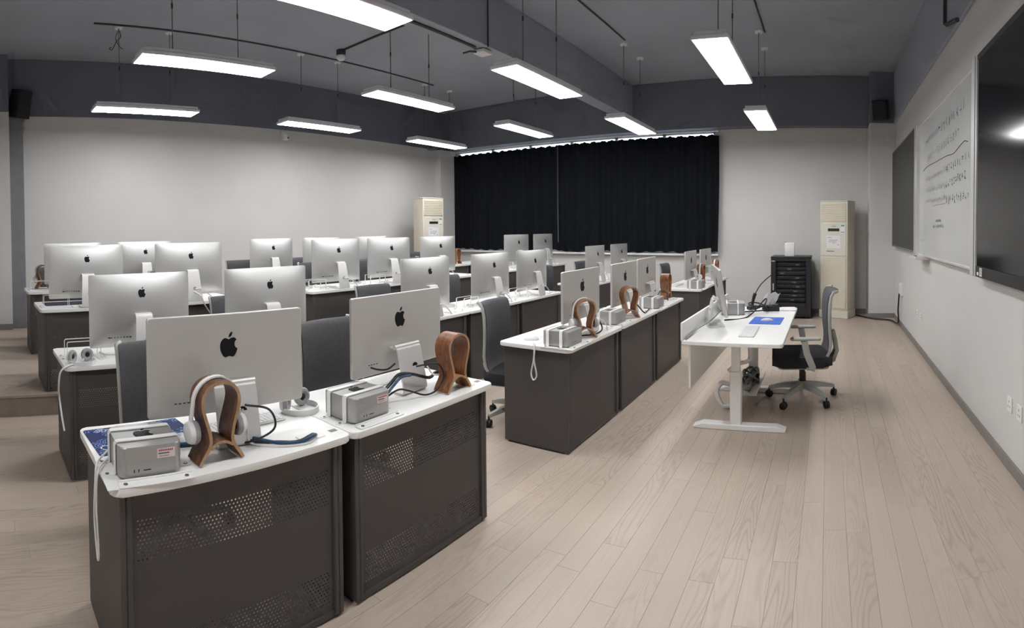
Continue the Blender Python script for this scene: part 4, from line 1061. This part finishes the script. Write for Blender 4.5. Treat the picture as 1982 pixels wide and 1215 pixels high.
# ---- standing air conditioners (local: front faces -y, front right corner at the origin)
def aircon(label, loc, rz):
    t = thing('air_conditioner', label, 'air conditioner', loc, rz, 'standing air conditioners')
    W, Dp, H = .53, .36, 2.08
    MB().box(-W, 0, 0, Dp, .14, H - .02, .012, 2).build('body', M_AC, t)
    MB().box(-W - .012, .012, -.015, Dp + .01, 0, .14, .008).build('plinth', M_ACW, t)
    MB().box(-W - .004, .004, -.004, Dp, H - .02, H, .006).build('top_cap', M_ACW, t)
    MB().box(-W + .02, -.03, -.012, .001, .17, 1.08, .006).build('lower_panel', M_AC, t)
    MB().box(-W + .02, -.03, -.010, .001, 1.10, 1.68, .006).build('control_panel', M_ACW, t)
    f = MB().box(-W + .02, -.03, -.008, .001, 1.70, H - .05, .004).build('outlet_frame', M_AC, t)
    for k in range(9): MB().box(-W + .035, -.045, -.014, -.006, 1.72 + k * .034, 1.738 + k * .034, .002).build('louvre', M_AC, f)
    MB().box(-.375, -.155, -.013, -.009, 1.535, 1.585, .002).build('display', M_BLACK, t)
    s = MB().box(-.125, -.055, -.0118, -.010, 1.50, 1.66).build('energy_label', M_PAPER, t, 0)
    MB().box(-.12, -.06, -.0124, -.0118, 1.62, 1.65).build('green_band', M_GREEN, s, 0)
    MB().box(-.12, -.06, -.0124, -.0118, 1.515, 1.525).build('black_band', M_INK, s, 0)
    s = MB().box(-.40, -.13, -.0118, -.010, 1.24, 1.46).build('notice', M_PAPER, t, 0)
    q = MB()
    for y_, a_, b2 in ((1.42, -.38, -.30), (1.375, -.35, -.19), (1.345, -.36, -.21), (1.32, -.28, -.24)): q.box(a_, b2, -.0122, -.0118, y_, y_ + .008)
    q.box(-.18, -.165, -.0122, -.0118, 1.29, 1.31); q.build('print', M_INKF, s, 0, 'stuff')
    MB().box(-.40, -.25, -.0122, -.010, 1.175, 1.192).build('badge', M_CABLEG, t, 0)
    MB().box(-.30, -.22, -.0122, -.010, 1.62, 1.63).build('name_mark', M_CABLEG, t, 0)
    MB().box(.0005, .003, .10, .13, .35, 1.0).build('side_groove', M_ACW, t)
    return t
aircon('tall beige air conditioner beside the black rack and column', (.335, 9.45, 0), math.radians(-24))
aircon('tall beige air conditioner in the far left corner by the curtain', (-7.48, 8.69, Z3 - .0), math.radians(77))
# ---- network rack
t = thing('network_rack', 'black network rack with glass door beside the air conditioner', 'rack', (-.655, 9.42, 0))
RW, RD, RH = .70, .58, 1.09
for s in (-1, 1): MB().box(s * RW / 2 - (.02 if s > 0 else 0), s * RW / 2 + (.02 if s < 0 else 0), 0.02, RD, .06, RH - .03, .003).build('side_panel', M_RACK, t)
MB().box(-RW / 2, RW / 2, RD - .02, RD, .06, RH - .03).build('rear_panel', M_RACK, t)
MB().box(-RW / 2 - .005, RW / 2 + .005, 0, RD, RH - .035, RH, .006).build('top', M_RACK, t)
MB().box(-RW / 2, RW / 2, .01, RD, .04, .08, .004).build('bottom', M_RACK, t)
for x in (-.28, .28):
    for y in (.06, .5): MB().lathe([(.02, 0), (.026, .01), (.026, .03), (.015, .04)], (x, y, 0), n=10).build('foot', M_RACK, t)
d = MB()
d.box(-RW / 2, -RW / 2 + .085, -.005, .02, .08, RH - .035, .004); d.box(RW / 2 - .085, RW / 2, -.005, .02, .08, RH - .035, .004)
d.box(-RW / 2 + .085, RW / 2 - .085, -.005, .02, .08, .28, .004); d.box(-RW / 2 + .085, RW / 2 - .085, -.005, .02, RH - .08, RH - .035, .004)
dr = d.build('door_frame', M_RACK, t)
MB().box(-RW / 2 + .085, RW / 2 - .085, .004, .009, .28, RH - .08).build('door_glass', M_RGLASS, dr, 0)
MB().box(-RW / 2 + .03, -RW / 2 + .055, -.016, -.004, .50, .62, .003).build('door_handle', M_ALU, dr)
MB().box(-RW / 2 + .01, -RW / 2 + .07, -.008, -.004, RH - .085, RH - .072).build('nameplate', M_ALU2, dr, 0)
rr = random.Random(5)
for k in range(9):
    z = .30 + k * .078
    u = MB().box(-.25, .25, .06, .42, z, z + (.05 if k % 3 else .064), .003).build('equipment', M_RGEAR, t)
    MB().box(-.25, .25, .052, .06, z + .04, z + .046).build('edge_strip', M_CABLEG, u, 0)
    xx = rr.uniform(-.2, .1); MB().box(xx, xx + .07, .056, .06, z + .012, z + .032).build('badge', M_CHAIRF, u, 0)
t = thing('router', 'white upright router box on top of the black rack', 'router', (-.69, 9.62, RH))
MB().box(-.085, .085, -.04, .05, 0, .24, .008, 2).build('case', M_WHITE, t)
MB().box(-.09, -.075, .05, .06, .0, .255).build('back_plate', M_ROD, t)
MB().lathe([(.004, -.041), (.004, -.0395)], (-.055, 0, .04), 'y', 8).build('indicator', M_CABLEG, t)
